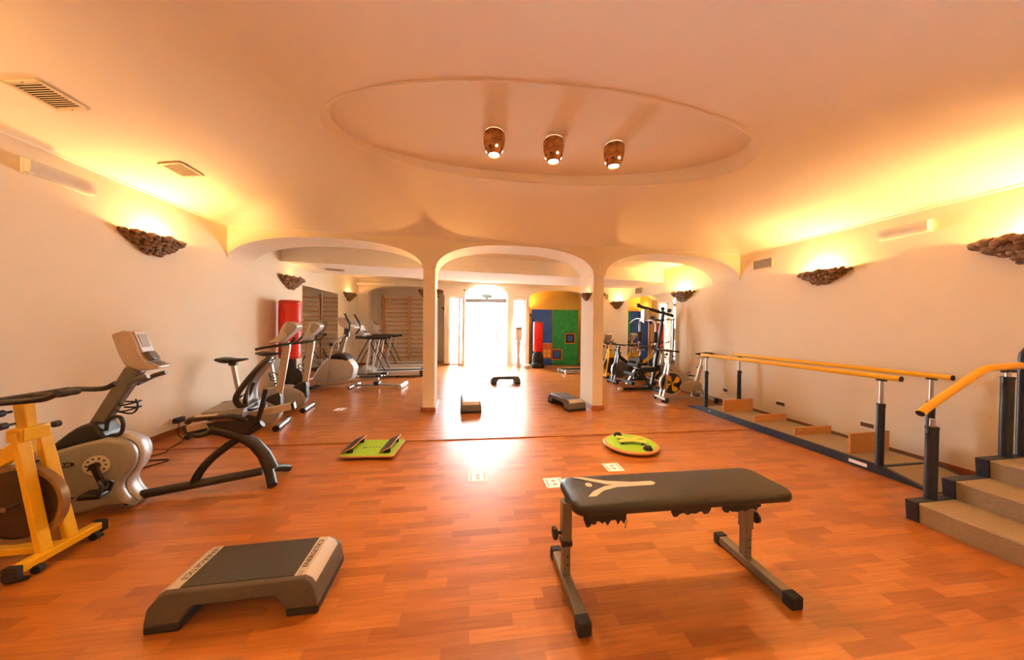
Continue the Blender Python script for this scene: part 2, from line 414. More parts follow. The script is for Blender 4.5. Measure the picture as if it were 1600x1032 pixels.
# rear room ceiling, dropped beam, alcove lids
mb = MB()
mb.prism([(XL, 2.66), (XR, 2.48), (XR, 2.56), (XL, 2.74)], 4.5, 10.35)
struct(mb.build('ceiling_rear', CEILM, smooth=False, origin=(0, 0, 0)))
mb = MB(); mb.prism([(XL, 2.345), (XR, 2.215), (XR, 2.70), (XL, 2.70)], 6.0, 7.25)
struct(mb.build('ceiling_beam', CEILM, smooth=False, bevel=.01))
struct(MB().bb(XL, -.46, 9.95, 11.0, 2.45, 2.52).build('ceiling_alcove_left', CEILM, smooth=False))
struct(MB().bb(2.0, 4.3, 9.6, 10.4, 2.45, 2.52).build('ceiling_alcove_right', YPLAST, smooth=False))
struct(MB().bb(XL, -.5, 10.92, 11.0, 0, 2.5).build('wall_alcove_left', PLASTER, smooth=False))
struct(MB().bb(-.56, -.46, 9.98, 10.95, 0, 2.5).build('wall_alcove_left_side', PLASTER, smooth=False))
struct(MB().bb(2.04, 4.3, 10.3, 10.4, 0, 2.5).build('wall_alcove_right', YPLAST, smooth=False))
struct(MB().bb(2.0, 2.1, 9.62, 10.35, 0, 2.5).build('wall_alcove_right_side', YPLAST, smooth=False))
struct(MB().bb(3.99, 4.06, 9.36, 10.35, 0, 2.5).build('wall_alcove_right_return', YPLAST, smooth=False))
# terrace outside the door
struct(MB().bb(-8, 10, 9.95, 26, -.06, -.02).build('ground', PAVE, smooth=False))
# cornice beads and baseboards
mb = MB(); mb.tube([(XL+.004, YN, zfold(XL)), (XL+.004, fy(XL), zfold(XL))], .015, 8); struct(mb.build('trim_2', CEILM))
mb = MB(); mb.tube([(XR-.004, YN, zfold(XR)), (XR-.004, fy(XR), zfold(XR))], .015, 8); struct(mb.build('trim_3', CEILM))
mb = MB(); mb.tube([(XL, fy(XL)-.002, zfold(XL)), (XR, fy(XR)-.002, zfold(XR))], .005, 8); struct(mb.build('trim_4', CEILM))
mb = MB(); mb.tube([(XL, 5.995, 2.345+.1), (XR, 5.995, 2.215+.1)], .005, 8); struct(mb.build('trim_5', CEILM))
mb = MB(); mb.tube([(XL, yb(XL)-.003, 2.52), (XR, yb(XR)-.003, 2.37)], .006, 8); struct(mb.build('trim_6', CEILM))
struct(MB().bb(XL, XL+.012, YN, 10.9, 0, .07).build('baseboard_left', BASEB, bevel=.003))
struct(MB().bb(XR-.012, XR, YN, 9.05, 0, .07).build('baseboard_right', BASEB, bevel=.003))
for nm, xa, xb in (('baseboard_column_left', -.565, -.375), ('baseboard_column_right', 1.93, 2.11)):
    mb = MB(); ya, yb2 = fy(xa), fy(xb)
    mb.prism([(xa-.011, ya-.011), (xb+.011, yb2-.011), (xb+.011, yb2+.531), (xa-.011, ya+.531)], 0, .06, 'xy')
    struct(mb.build(nm, BASEB, bevel=.003))
for i, (xa, xb) in enumerate(((XL, -2.86), (-.54, -.39), (1.95, 2.06), (3.95, XR))):
    mb = MB(); mb.prism([(xa, yb(xa)-.011), (xb, yb(xb)-.011), (xb, yb(xb)+.1), (xa, yb(xa)+.1)], 0, .06, 'xy'); struct(mb.build('baseboard_back_%d' % (i+1), BASEB, bevel=.003))

# ================================================================== ENTRANCE
def window(nm, xa, xb, posts):
    y = yb((xa+xb)/2)+.12; ang = math.atan(-.14); zt = tz((xa+xb)/2)
    r = bpy.data.objects.new(nm, None); COL.objects.link(r); r.location = ((xa+xb)/2, y, 0); r.rotation_euler = (0, 0, ang); struct(r)
    w = (xb-xa)/2-.002
    mb = MB()
    for x in (-w+.018, w-.018): mb.bb(x-.018, x+.018, -.025, .025, 0, zt)
    mb.bb(-w, w, -.025, .025, 0, .05); mb.bb(-w, w, -.025, .025, zt-.05, zt-.001)
    mb.build('window_frame', WHITE, r, bevel=.003)
    for px in posts: MB().bb(px-.035, px+.035, -.03, .03, .05, zt-.05).build('window_post', WHITE, r, bevel=.004)
    MB().bb(-w+.036, w-.036, -.003, .003, .05, zt-.05).build('window_pane', GLASS, r, smooth=False)
window('window_1', -.39, .0, [.11]); window('window_2', 1.50, 1.95, [-.16])
# door: glass leaves slid open, grey head rail, arched fanlight
def yd(x): return yb(x)+.12
d = bpy.data.objects.new('door_1', None); COL.objects.link(d); d.location = (.74, yd(.74), 0); d.rotation_euler = (0, 0, math.atan(-.14)); struct(d)
hw = .645
mb = MB()
for x in (-hw+.015, hw-.015): mb.bb(x-.015, x+.015, -.03, .03, 0, 2.06)
mb.build('door_frame', WHITE, d, bevel=.003)
MB().bb(-hw, hw, -.05, .04, 1.97, 2.09).build('head_rail', BARGREY, d, bevel=.004)
arc = [(-hw+.01, 2.12)]+[(hw*.985*math.cos(a), 2.12+.37*math.sin(a)**.8) for a in [PI*(1-i/24) for i in range(1, 24)]]+[(hw-.01, 2.12)]
mb = MB(); mb.tube([(p[0], 0, p[1]) for p in arc], .018, 8); mb.build('fanlight_frame', WHITE, d)
MB().prism(arc, -.003, .003).build('fanlight_pane', GLASS, d, smooth=False)
for x0, x1, y in ((-hw+.03, -.30, -.012), (.30, hw-.03, .012)):
    lf = MB().bb(x0, x1, y-.004, y+.004, .02, 2.0).build('door_leaf', BGLASS, d, smooth=False)
    if x1 < 0: continue
    xh = x0+.03
    mb = MB(); mb.tube([(xh, y-.05, .50), (xh, y-.05, 1.57)], .022, 12); mb.tube([(xh, y, .62), (xh, y-.05, .62)], .009, 8); mb.tube([(xh, y, 1.45), (xh, y-.05, 1.45)], .009, 8)
    mb.build('pull_handle', LSILVER, lf)
# exit sign
t = thing('exit_sign', 'small green exit sign hanging under the arched fanlight over the garden door', 'sign', (.76, yd(.76)-.10, 2.07), math.atan(-.14))
MB().bb(-.155, .155, -.012, .012, .03, .15).build('sign_case', PAPER, t, bevel=.004)
MB().bb(-.142, .142, -.0135, -.0125, .04, .14).build('sign_face', EXITG, t, smooth=False)
lettering('EXIT', .115, PAPER, t, Matrix.Translation((.01, -.0142, .09)) @ Matrix.Rotation(PI/2, 4, 'X'))
MB().bb(-.05, .05, -.01, .01, 0, .03).build('sign_bracket', SIGNG, t)
# wall camera
t = thing('dome_camera', 'tiny black security camera on the wall left of the fanlight', 'camera', (.06, yb(.06)-.001, 2.34))
mb = MB(); mb.ball((0, -.02, 0), .028, sub=2); mb.build('camera_dome', BLACK, t); MB().cyl((0, .0, 0), (0, -.015, 0), .034).build('camera_base', WHITE, t)
# hand sanitiser stand
t = thing('sanitiser_stand', 'white dispenser box on a waisted pedestal beside the garden door', 'dispenser', (1.68, 9.12, 0))
MB().lathe([(.088, 0), (.085, .03), (.062, .18), (.05, .36), (.055, .50), (.07, .64), (.082, .76), (.082, .78)], n=28).build('pedestal', mat('pink_white_pedestal', (.72, .60, .54), .5, noise=.03), t)
MB().bb(-.095, .095, -.07, .07, .80, 1.22).build('dispenser_box', WHITE, t, bevel=.015)
MB().bb(-.07, .07, -.078, -.069, 1.14, 1.19).build('dispenser_panel', SIGNG, t, bevel=.003)
MB().bb(-.035, -.015, -.08, -.069, .88, .93).build('dispenser_nozzle', SIGNG, t, bevel=.003)
MB().cyl((0, 0, .775), (0, 0, .805), .05).build('dispenser_neck', WHITE, t)

# ================================================================== LAMPS
def make_sconce():
    t = thing('wall_sconce', '', 'sconce', (0, 0, 0))
    mb = MB(); bm = mb.bm; NA_, NT = 22, 8; rows = []
    for j in range(NT+1):
        u = j/NT; s_ = (1-u)**.85; rows.append([bm.verts.new((.345*math.cos(PI*k/NA_)*(s_*.93+.07), .165*math.sin(PI*k/NA_)*(s_*.85+.12)+.002, .19*(1-u)+.0*u)) for k in range(NA_+1)])
    inner = [[bm.verts.new((v.co.x*.93, max(.003, v.co.y*.9), v.co.z+.008 if j else v.co.z)) for v in r] for j, r in enumerate(rows)]
    for R in (rows, inner):
        for a, b in zip(R, R[1:]):
            for k in range(NA_): bm.faces.new((a[k], a[k+1], b[k+1], b[k]))
    for k in range(NA_): bm.faces.new((rows[0][k], rows[0][k+1], inner[0][k+1], inner[0][k]))
    bm.faces.new(rows[-1])
    rnd = random.Random(3)
    for j in range(7):
        u = j/6.5; s_ = (1-u)**.85*.93+.07; nn = max(4, int(17*s_))
        for k in range(nn):
            a = PI*(k+.5+rnd.uniform(-.3, .3))/nn; r = rnd.uniform(.032, .05)
            mb.ball((.345*math.cos(a)*s_, max(.02, .165*math.sin(a)*((1-u)**.85*.85+.12)), .19*(1-u)+rnd.uniform(-.012, .006)-.004), r, rnd.uniform(.8, 1.5), .6, rnd.uniform(.5, .8), 2, Matrix.Rotation(rnd.uniform(-.5, .5), 3, 'Y'))
    mb.build('rock_bowl', STONE, t)
    MB().bb(-.06, .06, .002, .012, .05, .15).build('wall_plate', BLACK, t)
    MB().tube([(-.045, .06, .125), (.045, .06, .125)], .007, 10).build('halogen_tube', BULB, t)
    light('halogen_light', 'POINT', SCONCE_W, (1, .49, .14), t, (0, .065, .155), shadow_soft_size=.03)
    return t
SC0 = make_sconce()
# (x, y, z of bowl foot, rot, scale, label, power factor)
sconces = [
 (XL, 3.73, 1.95, -PI/2, .88, 'brown rock wall sconce on the left wall between the strip light and the arches'),
 (XL, 6.30, 1.90, -PI/2, 1, 'brown rock wall sconce on the left wall above the red punch bag'),
 (XL, 9.25, 1.91, -PI/2, 1, 'brown rock wall sconce on the left wall just past the left mirror'),
 (XR, 3.03, 1.79, PI/2, .74, 'lit brown rock wall sconce on the right wall above the parallel bars'),
 (XR, 1.56, 1.76, PI/2, 1.06, 'brown rock wall sconce cut off by the right edge above the training stairs'),
 (XR, 5.38, 1.77, PI/2, .84, 'brown rock wall sconce on the right wall above the silver spin bike'),
 (XR, 7.95, 1.76, PI/2, .9, 'brown rock wall sconce on the far right wall between the two wall vents'),
 (-.565, fy(-.565)+.27, 1.67, PI/2, .5, 'small rock sconce on the left side of the left pillar'),
 (-.375, fy(-.375)+.27, 1.67, -PI/2, .5, 'small rock sconce on the right side of the left pillar'),
 (1.93, fy(1.93)+.22, 1.66, PI/2, .5, 'small rock sconce on the left side of the right pillar'),
 (2.11, fy(2.11)+.25, 1.66, -PI/2, .5, 'small rock sconce on the right side of the right pillar'),
 (-.56, 10.45, 1.72, PI/2, .55, 'small dark rock sconce on the side wall of the left alcove'),
 (2.10, 9.95, 1.72, -PI/2, .55, 'small rock sconce lighting the yellow alcove beside the blue panel'),
 (XL, .9, 1.94, -PI/2, 1, 'brown rock wall sconce on the left wall beside the camera'),
 (-1.3, YN, 1.9, 0, 1, 'added unseen fill-light sconce on the wall behind the camera, left one'),  # near-wall pair: unseen, added to light the ceiling more evenly
 (2.2, YN, 1.85, 0, 1, 'added unseen fill-light sconce on the wall behind the camera, right one'),
 (XR, -.35, 1.76, PI/2, 1, 'added unseen fill-light sconce on the right wall behind the camera'),  # also unseen and added, extra fill for the ceiling
]
for i, (x, y, z, rz, s_, lab) in enumerate(sconces):
    o = SC0 if i == 0 else copy_tree(SC0)
    o.location = (x, y, z); o.rotation_euler = (0, 0, rz); o.scale = (s_, s_, s_); o['label'] = lab; o['group'] = 'rock wall sconces'
    if s_ < .7:
        L = [c for c in bpy.data.objects if c.parent == o and c.type == 'LIGHT'][0]; L.data = L.data.copy(); L.data.energy = SCONCE_W*.28
    pf = {1: .04, 2: .18, 9: .02, 11: .01, 7: .20, 10: .2, 6: 1., 3: .85, 4: .85, 0: .9}.get(i)
    if i >= 14: pf = 1.5  # added fill sconces behind the camera, boosted to brighten the ceiling
    if i == 12: pf = .6
    if i == 13: pf = 1.7
    if pf is not None:
        L = [c for c in bpy.data.objects if c.parent == o and c.type == 'LIGHT'][0]; L.data = L.data.copy(); L.data.energy = SCONCE_W*pf
        if pf < .1:
            H = [c for c in bpy.data.objects if c.parent == o and c.name.startswith('halogen_tube')][0]; H.data = H.data.copy(); H.data.materials[0] = FLTUBE

def make_lamp():
    t = thing('ceiling_lamp', '', 'ceiling lamp')
    mb = MB(); mb.lathe([(.080, 0), (.090, -.012), (.093, -.06), (.088, -.11), (.074, -.16), (.055, -.205), (.050, -.215), (.045, -.210), (.050, -.19), (.068, -.15), (.080, -.10), (.083, -.05), (.078, -.006)], n=36, cap=False)
    mb.build('clay_shade', POT, t)
    for k in range(8):
        a = 2*PI*k/8+.2; r = .0735; c = Vector((r*math.cos(a), r*math.sin(a), -.163)); nn = Vector((math.cos(a), math.sin(a), -.45)).normalized()
        MB().cyl(c-nn*.004, c+nn*.0025, .0085, n=14).build('shade_hole', VOID if k % 3 else BULB, t)
    MB().cyl((0, 0, -.196), (0, 0, -.203), .044, n=28).build('bulb', BULB, t)
    light('downlight', 'SPOT', LAMP_W, (1, .60, .30), t, (0, 0, -.212), (0, 0, 0), spot_size=1.75, spot_blend=.6, shadow_soft_size=.04)
    return t
LA = make_lamp()
for i, (x, y, lab) in enumerate(((.245, 2.50, 'leftmost of the three clay ceiling lamps in the oval recess'), (.745, 2.51, 'middle clay ceiling lamp of the three in the oval recess'), (1.275, 2.49, 'rightmost of the three clay ceiling lamps in the oval recess'))):
    o = LA if i == 0 else copy_tree(LA)
    o.location = (x, y, zin-.003); o['label'] = lab; o['group'] = 'clay lamps in the oval ceiling recess'; o.scale = (.94, .94, .84)

# unlit strip lights high on the walls
def strip_light(lab, x, y, z, rz, length):
    t = thing('strip_light', lab, 'strip light', (x, y, z), rz)
    h = length/2
    MB().bb(-h, h, 0, .022, 0, .11).build('batten', WHITE, t, bevel=.004)
    for zz in (.034, .076): MB().tube([(-h+.03, .04, zz), (h-.03, .04, zz)], .011, 12).build('fluorescent_tube', FLTUBE, t)
    for xx in (-h, h-.03): MB().bb(xx, xx+.03, .022, .06, .005, .105).build('end_cap', WHITE, t, bevel=.006)
    MB().prism([(.02, .002), (.066, .008), (.074, .03), (.074, .08), (.066, .102), (.02, .108), (.02, .105), (.063, .099), (.07, .078), (.07, .032), (.063, .011), (.02, .005)], -h, h, 'yz').build('clear_cover', ACRYL, t)
strip_light('unlit strip light with clear cover high on the left wall', XL, 2.97, 2.32, -PI/2, .40)
strip_light('unlit strip light with clear cover high on the right wall', XR, 2.35, 2.155, PI/2, .34)

# ================================================================== VENTS, SOCKETS
def vent(lab, loc, rotm, w, h, slats, name='air_vent'):
    """grille lying in local xy, facing -z"""
    t = thing(name, lab, 'vent', loc); t.rotation_mode = 'QUATERNION'; t.rotation_quaternion = rotm.to_quaternion()
    mb = MB(); f = .022
    for (a, b, c, d_) in ((-w/2, w/2, -h/2, -h/2+f), (-w/2, w/2, h/2-f, h/2), (-w/2, -w/2+f, -h/2, h/2), (w/2-f, w/2, -h/2, h/2)): mb.bb(a, b, c, d_, -.008, 0)
    mb.build('vent_frame', VENTM, t, bevel=.002)
    MB().bb(-w/2+f, w/2-f, -h/2+f, h/2-f, .0, .002).build('vent_back', VOID, t, smooth=False)
    mb = MB()
    for i in range(slats):
        x = -w/2+f+(w-2*f)*(i+.5)/slats; mb.box((x, 0, -.004), ((w-2*f)/slats*.30, h-2*f, .0015), Matrix.Rotation(.05, 3, 'Y'))
    mb.build('slats', VENTM, t, smooth=False)
    for x in (-w/2+f/2, w/2-f/2): MB().cyl((x, 0, -.0095), (x, 0, -.007), .004, n=10).build('screw', VOID, t)
    return t
def ceil_rot(x, y, rz):
    e = .05; zx = (zc(x+e, y)-zc(x-e, y))/(2*e); zy = (zc(x, y+e)-zc(x, y-e))/(2*e)
    n_ = Vector((-zx, -zy, 1)).normalized(); X = Vector((math.cos(rz), math.sin(rz), 0)); X = (X-n_*X.dot(n_)).normalized(); Y = n_.cross(X)
    return Matrix((X, Y, n_)).transposed()
for (x, y, lab, L_) in ((-2.60, 2.42, 'larger air vent in the ceiling above the left strip light', .26), (-2.60, 3.36, 'smaller-looking air vent in the ceiling above the left rock sconce', .26)):
    vent(lab, (x, y, zc(x, y)-.006), ceil_rot(x, y, PI/2), L_, .185, 12)
# wall grilles on the right wall (face -X): local -z -> -X
def wallrot(horizontal=True):
    Z = Vector((1, 0, 0)); X = Vector((0, 0, 1)); Y = Z.cross(X); return Matrix((X, Y, Z)).transposed()
vent('square air vent on the right wall beside the right arch', (XR-.002, 3.80, 2.175), wallrot(), .17, .32, 8)
vent('small air vent on the far right wall, nearer of the two past the arch', (XR-.002, 6.93, 2.14), wallrot(), .18, .34, 7)
vent('farthest small air vent on the right wall near the yellow alcove', (XR-.002, 8.62, 2.14), wallrot(), .2, .3, 7)
vent('small grey vent under the dropped ceiling beam by the left mirror', (-2.5, 6.62, 2.323), Matrix.Rotation(-.015, 3, 'Y') @ Matrix.Rotation(.4, 3, 'Z'), .34, .16, 10)
def socket(lab, x, y, z, rz, n_=2):
    t = thing('power_socket', lab, 'socket', (x, y, z), rz)
    w = .055 if n_ == 2 else .04
    MB().bb(-w-.012, w+.012, 0, .009, -.04, .04).build('socket_plate', WHITE, t, bevel=.004)
    MB().bb(-w, w, .009, .013, -.022, .022).build('socket_insert', COPPER, t, bevel=.003)
    return t
socket('wall socket on the right wall nearest the stairs, behind the tall near board', XR, 2.60, .235, PI/2)
socket('wall socket on the right wall behind the middle of the parallel bars', XR, 3.50, .235, PI/2)
socket('wall socket on the right wall at the far end of the parallel bars', XR, 4.38, .235, PI/2, 1)
sk = socket('wall socket with a black plug low on the left wall', XL, 3.98, .155, -PI/2)
tag(MB().bb(XL+.014, XL+.06, 3.93, 4.03, .13, .19).build('power_adapter', BLACK, bevel=.006), 'black power adapter plugged into the left wall socket', 'adapter')
mb = MB(); mb.tube([(XL+.05, 3.96, .14), (XL+.1, 3.88, .03), (XL+.25, 3.75, .006), (-2.84, 3.52, .005), (-2.80, 3.40, .005), (-2.95, 3.22, .005), (-2.62, 3.24, .005), (-2.72, 3.02, .005), (-2.86, 2.82, .005), (-2.80, 2.66, .01)], .0045, 6, 6)
tag(mb.build('power_cable', RUBBER), 'thin black cable trailing from the left wall socket to the recumbent bike', 'cable')

# ================================================================== MIRRORS
def mirror(lab, x, ya, yb_, za, zb, side):
    t = thing('wall_mirror', lab, 'mirror', (x, (ya+yb_)/2, 0), 0)
    w = (yb_-ya)/2; s_ = side
    MB().bb(0, s_*.008, -w+.004, w-.004, za, zb).build('mirror_glass', MIRROR, t, smooth=False)
    MB().bb(0, s_*.010, w-.010, w, za, zb).build('mirror_edge', WHITE, t, smooth=False)
    return t
mirror('left wall mirror panel, nearer one behind the red punch bag', XL, 6.72, 7.60, .10, 2.02, 1)
mirror('left wall mirror panel, farther one beside the elliptical trainer', XL, 7.60, 8.52, .10, 2.02, 1)
mirror('right wall mirror panel nearest the right sconce, behind the cable gym', XR, 5.60, 6.50, .10, 1.98, -1)
mirror('right wall mirror panel farther along, behind the spin bikes', XR, 6.50, 7.40, .10, 1.98, -1)

# ================================================================== FOREGROUND: BENCH
t = thing('flat_bench', 'black padded flat bench with torn underside on grey steel legs', 'bench', (0, 0, 0), 0)
def rrect(x0, x1, y0, y1, r, n=8):
    out = []
    for (cx, cy, a0) in ((x1-r, y1-r, 0), (x0+r, y1-r, PI/2), (x0+r, y0+r, PI), (x1-r, y0+r, 3*PI/2)):
        for k in range(n+1): a = a0+PI/2*k/n; out.append((cx+r*math.cos(a), cy+r*math.sin(a)))
    return out
t.location = (1.06, 1.40, 0); t.rotation_euler = (0, 0, -.03)
def loft(mb, rings):
    bm = mb.bm; R = [[bm.verts.new(p) for p in r] for r in rings]; n = len(R[0])
    for a, b in zip(R, R[1:]):
        for i in range(n): bm.faces.new((a[i], a[(i+1) % n], b[(i+1) % n], b[i]))
    bm.faces.new(R[0][::-1]); bm.faces.new(R[-1]); return mb
def rr3(x0, x1, y0, y1, r, z, ins=0., dome=0.): return [(p[0], p[1], z) for p in rrect(x0+ins, x1-ins, y0+ins, y1-ins, max(.005, r-ins*.5))]
x0, x1, y0, y1 = -.56, .565, -.145, .145
loft(MB(), [rr3(x0, x1, y0, y1, .06, .405, .02), rr3(x0, x1, y0, y1, .06, .41, .004), rr3(x0, x1, y0, y1, .06, .425, 0), rr3(x0, x1, y0, y1, .06, .440, .002), rr3(x0, x1, y0, y1, .06, .450, .010), rr3(x0, x1, y0, y1, .06, .456, .024), rr3(x0, x1, y0, y1, .06, .459, .05), rr3(x0, x1, y0, y1, .06, .461, .1)]).build('padded_seat', LEATHER, t)
MB().bb(-.46, .47, -.10, .10, .392, .406).build('seat_board', VOID, t, smooth=False)
# printed figure on the pad: forked chevron and dot
sp = MB(); bm = sp.bm
def flat(mb, pts, z0, z1): return mb.prism(pts, z0, z1, 'xy')
flat(sp, [(-.50, .115), (-.44, .105), (-.33, .055), (-.20, .030), (-.10, .030), (-.085, .010), (-.11, -.008), (-.25, .002), (-.34, .022)], .4605, .4618)
flat(sp, [(-.475, -.075), (-.435, -.075), (-.38, -.032), (-.30, -.008), (-.11, -.008), (-.20, .0145), (-.30, .018), (-.36, .006), (-.43, -.030)], .4600, .4616)
flat(sp, [(-.432+.017*math.cos(a), .028+.019*math.sin(a)) for a in [2*PI*i/20 for i in range(20)]], .4600, .4616)
sp.build('printed_figure', mat('print_tan', (.55, .48, .38), .5, noise=.04), t, smooth=False, label='tan forked figure with a dot printed on the black pad')
rnd = random.Random(5)
for (xa, xb, yy, dep) in ((-.52, -.32, -.138, .040), (-.10, .10, -.138, .022), (.16, .36, -.138, .022), (.2, .34, -.05, .02)):
    top = []; bot = []; n_ = 16
    for i in range(n_+1):
        x = xa+(xb-xa)*i/n_; top.append((x, .412)); bot.append((x+rnd.uniform(-.003, .003), .400-dep*rnd.uniform(.25, 1)*(1 if 0 < i < n_ else .2)))
    MB().prism(top+bot[::-1], yy-.002+.0, yy+.004).build('torn_lining', RUBBER, t, smooth=False)
mb = MB(); mb.tube([(-.325, -.138, .40), (-.318, -.14, .375), (-.327, -.138, .352), (-.318, -.139, .345)], .0015, 5, 3); mb.build('loose_thread', RUBBER, t); mb = MB(); mb.tube([(.335, -.138, .40), (.345, -.14, .38), (.345, -.138, .36)], .001, 5, 3); mb.build('loose_thread', RUBBER, t)
for sx, hole in ((-.555, 0), (.425, 1)):
    lg = MB().bb(sx-.023, sx+.023, -.022, .028, .21 if not hole else .20, .405).build('upper_post', BENCHG, t, bevel=.003)
    MB().bb(sx-.018, sx+.018, -.018, .024, .04, .25).build('lower_post', BENCHG, t, bevel=.003)
    if not hole: MB().bb(sx-.026, sx+.026, -.026, .031, .195, .222).build('post_collar', BLACK, t, bevel=.004)
    bse = MB().bb(sx-.025, sx+.025, -.235, .165, .012, .052).build('base_bar', BENCHG, t, bevel=.004)
    for ya, yb_ in ((-.265, -.215), (.145, .185)): MB().bb(sx-.029, sx+.029, ya, yb_, 0, .057).build('rubber_cap', RUBBER, t, bevel=.006)
    for zz in (.105, .145): MB().cyl((sx+.004, -.0185, zz), (sx+.004, -.0172, zz), .005, n=12).build('pin_hole', VOID, t)
    sgn = -1 if not hole else 1
    mb = MB(); mb.cyl((sx+sgn*.02, .003, .25), (sx+sgn*.05, .003, .25), .008, n=12); mb.tube([(sx+sgn*.042, .003, .25), (sx+sgn*.05, .003, .25), (sx+sgn*.062, .003, .25), (sx+sgn*.066, .003, .25)], [.02, .03, .03, .022], 16)
    mb.build('star_knob', BLACK, t)

# ================================================================== STEP PLATFORMS
def make_step(L=.64, Wd=.30, H=.155):
    t = thing('aerobic_step', '', 'step platform')
    hl, hw_ = L/2, Wd/2
    # shell: lofted side profile across the width
    out = [(-hl, .035), (-hl+.012, .10), (-hl+.035, .138), (-hl+.06, H), (hl-.06, H), (hl-.035, .138), (hl-.012, .10), (hl, .035), (hl-.125, .035), (hl-.155, .085), (hl-.175, .098), (-hl+.175, .098), (-hl+.155, .085), (-hl+.125, .035)]
    mb = MB(); rings = []
    for (y, sc_, dz) in ((-hw_, 1, -.02), (-hw_+.004, 1, -.006), (-hw_+.016, 1, 0), (hw_-.016, 1, 0), (hw_-.004, 1, -.006), (hw_, 1, -.02)):
        rings.append([(p[0], y*(1 if p[1] < .12 else .93), p[1]+(dz if p[1] > .11 else 0)) for p in out])
    loft(mb, rings).build('platform_shell', STEPG, t, bevel=.004)
    for s_ in (-1, 1):
        a, b = (s_*hl*1.0, s_*(hl-.125))
        MB().bb(min(a, b)-.001, max(a, b)+.001, -hw_-.001, hw_+.001, 0, .037).build('foot', RUBBER, t, bevel=.008)
        lb = loft(MB(), [[(s_*(hl-.062), -hw_*.82, H-.001), (s_*(hl-.062), hw_*.82, H-.001), (s_*(hl-.062), hw_*.82, H+.0018), (s_*(hl-.062), -hw_*.82, H+.0018)],
                         [(s_*(hl-.105), -hw_*.82, H-.001), (s_*(hl-.105), hw_*.82, H-.001), (s_*(hl-.105), hw_*.82, H+.0018), (s_*(hl-.105), -hw_*.82, H+.0018)]])
        lb = lb.build('end_label', STEPLAB, t)
        # sloping part of the label
        a1 = (s_*(hl-.062), H+.0018); a2 = (s_*(hl-.0345), .139+.0012); a3 = (s_*(hl-.0195), .118)
        mb = MB(); mb.prism([(a1[0], a1[1]), (a2[0]+s_*.001, a2[1]), (a3[0]+s_*.001, a3[1]), (a3[0]-s_*.003, a3[1]-.002), (a2[0]-s_*.004, a2[1]-.006), (a1[0], a1[1]-.004)], -hw_*.80, hw_*.80); mb.build('end_label', STEPLAB, t)
        R = Matrix.Translation((s_*(hl-.084), .012, H+.0022)) @ Matrix.Rotation(s_*PI/2, 4, 'Z')
        lettering('ENERGETICS', .032, BLACK, lb, R)
        mb = MB(); cy = -s_*0-.1*s_; cx = s_*(hl-.084)
        for (w, h) in ((.017, .020), (.010, .012)):
            for q_ in ((-w/2, w/2, -h/2, -h/2+.0015), (-w/2, w/2, h/2-.0015, h/2), (-w/2, -w/2+.0015, -h/2, h/2), (w/2-.0015, w/2, -h/2, h/2)): mb.bb(cx+q_[0], cx+q_[1], cy*1.08+q_[2], cy*1.08+q_[3], H+.0018, H+.0026)
        mb.build('logo_mark', SIGNG, lb, smooth=False)
    MB().bb(-hl+.105, hl-.105, -hw_*.80, hw_*.80, H-.002, H+.0035).build('rubber_mat', MATRUB, t, bevel=.002)
    return t
ST = make_step()
for i, (x, y, rz, lab) in enumerate((
  (-.925, 1.575, .0, 'large grey step platform with dark rubber top in the left foreground'),
  (.135, 4.70, PI/2, 'grey step platform standing end-on just right of the left pillar'),
  (1.62, 4.62, PI/2+.22, 'grey step platform standing against the right pillar'),
  (.94, 6.66, 0, 'grey step platform seen side-on in the glare before the garden door'))):
    o = ST if i == 0 else copy_tree(ST); o.location = (x, y, 0); o.rotation_euler = (0, 0, rz); o['label'] = lab; o['group'] = 'step platforms on the floor'

# ================================================================== BALANCE BOARDS
t = thing('balance_disc', 'round lime-green balance disc with an X-shaped wooden handle plate', 'balance board', (1.735, 2.935, 0), -.25)
MB().lathe([(.0, .028), (.266, .028), (.272, .034), (.272, .044), (.266, .05), (0, .05)], n=64).build('wooden_disc', PLYW, t)
MB().lathe([(.0, .050), (.243, .050), (.243, .0525), (0, .0525)], n=64).build('felt_top', LIME, t)
MB().lathe([(.0, 0), (.07, .004), (.1, .02), (.1, .028), (0, .028)], n=32).build('rocker_base', RUBBER, t)
xo = []
for (x, y) in ((.13, .03), (.125, .075), (.06, .062), (0, .03), (-.06, .062), (-.125, .075), (-.13, .03), (-.055, 0.0), (-.13, -.03), (-.125, -.075), (-.06, -.062), (0, -.05), (.06, -.062), (.125, -.075), (.13, -.03), (.055, 0)): xo.append((x, y*1.15, 0))
P_ = [(v.x, v.y) for v in spl(xo, 4, True)]
MB().prism(P_, .078, .090, 'xy').build('cross_plate', mat('cross_plate_wood', (.62, .60, .06), .5, noise=.1, nscale=30), t, bevel=.002)
for x in (-.1, .1):
    for y in (-.06, .06): MB().cyl((x, y, .052), (x, y, .079), .009, n=12).build('spacer_peg', RUBBER, t)
MB().prism([(-.012, -.01), (.0, .012), (.012, -.01), (.006, -.01), (0, .002), (-.006, -.01)], .0902, .0908, 'xy').build('plate_mark', SIGNG, t, smooth=False)
for a in (2.0, -.98):
    cx, cy = .205*math.cos(a), .205*math.sin(a)
    h_ = MB().lathe([(.044, .0525), (.043, .062), (.036, .078), (.022, .088), (.0, .091)], c=(cx, cy, 0), n=24).build('rubber_dome', RUBBER, t)
    MB().lathe([(.009, .088), (.008, .094), (0, .096)], c=(cx, cy, 0), n=12).build('dome_bolt', CHROME, h_)
t = thing('rocker_board', 'square lime-green balance board with two tilted grey foot pads', 'balance board', (-.84, 3.18, 0), -.09)
MB().prism(rrect(-.245, .245, -.21, .21, .02), .030, .044, 'xy').build('wooden_board', PLYW, t, bevel=.002)
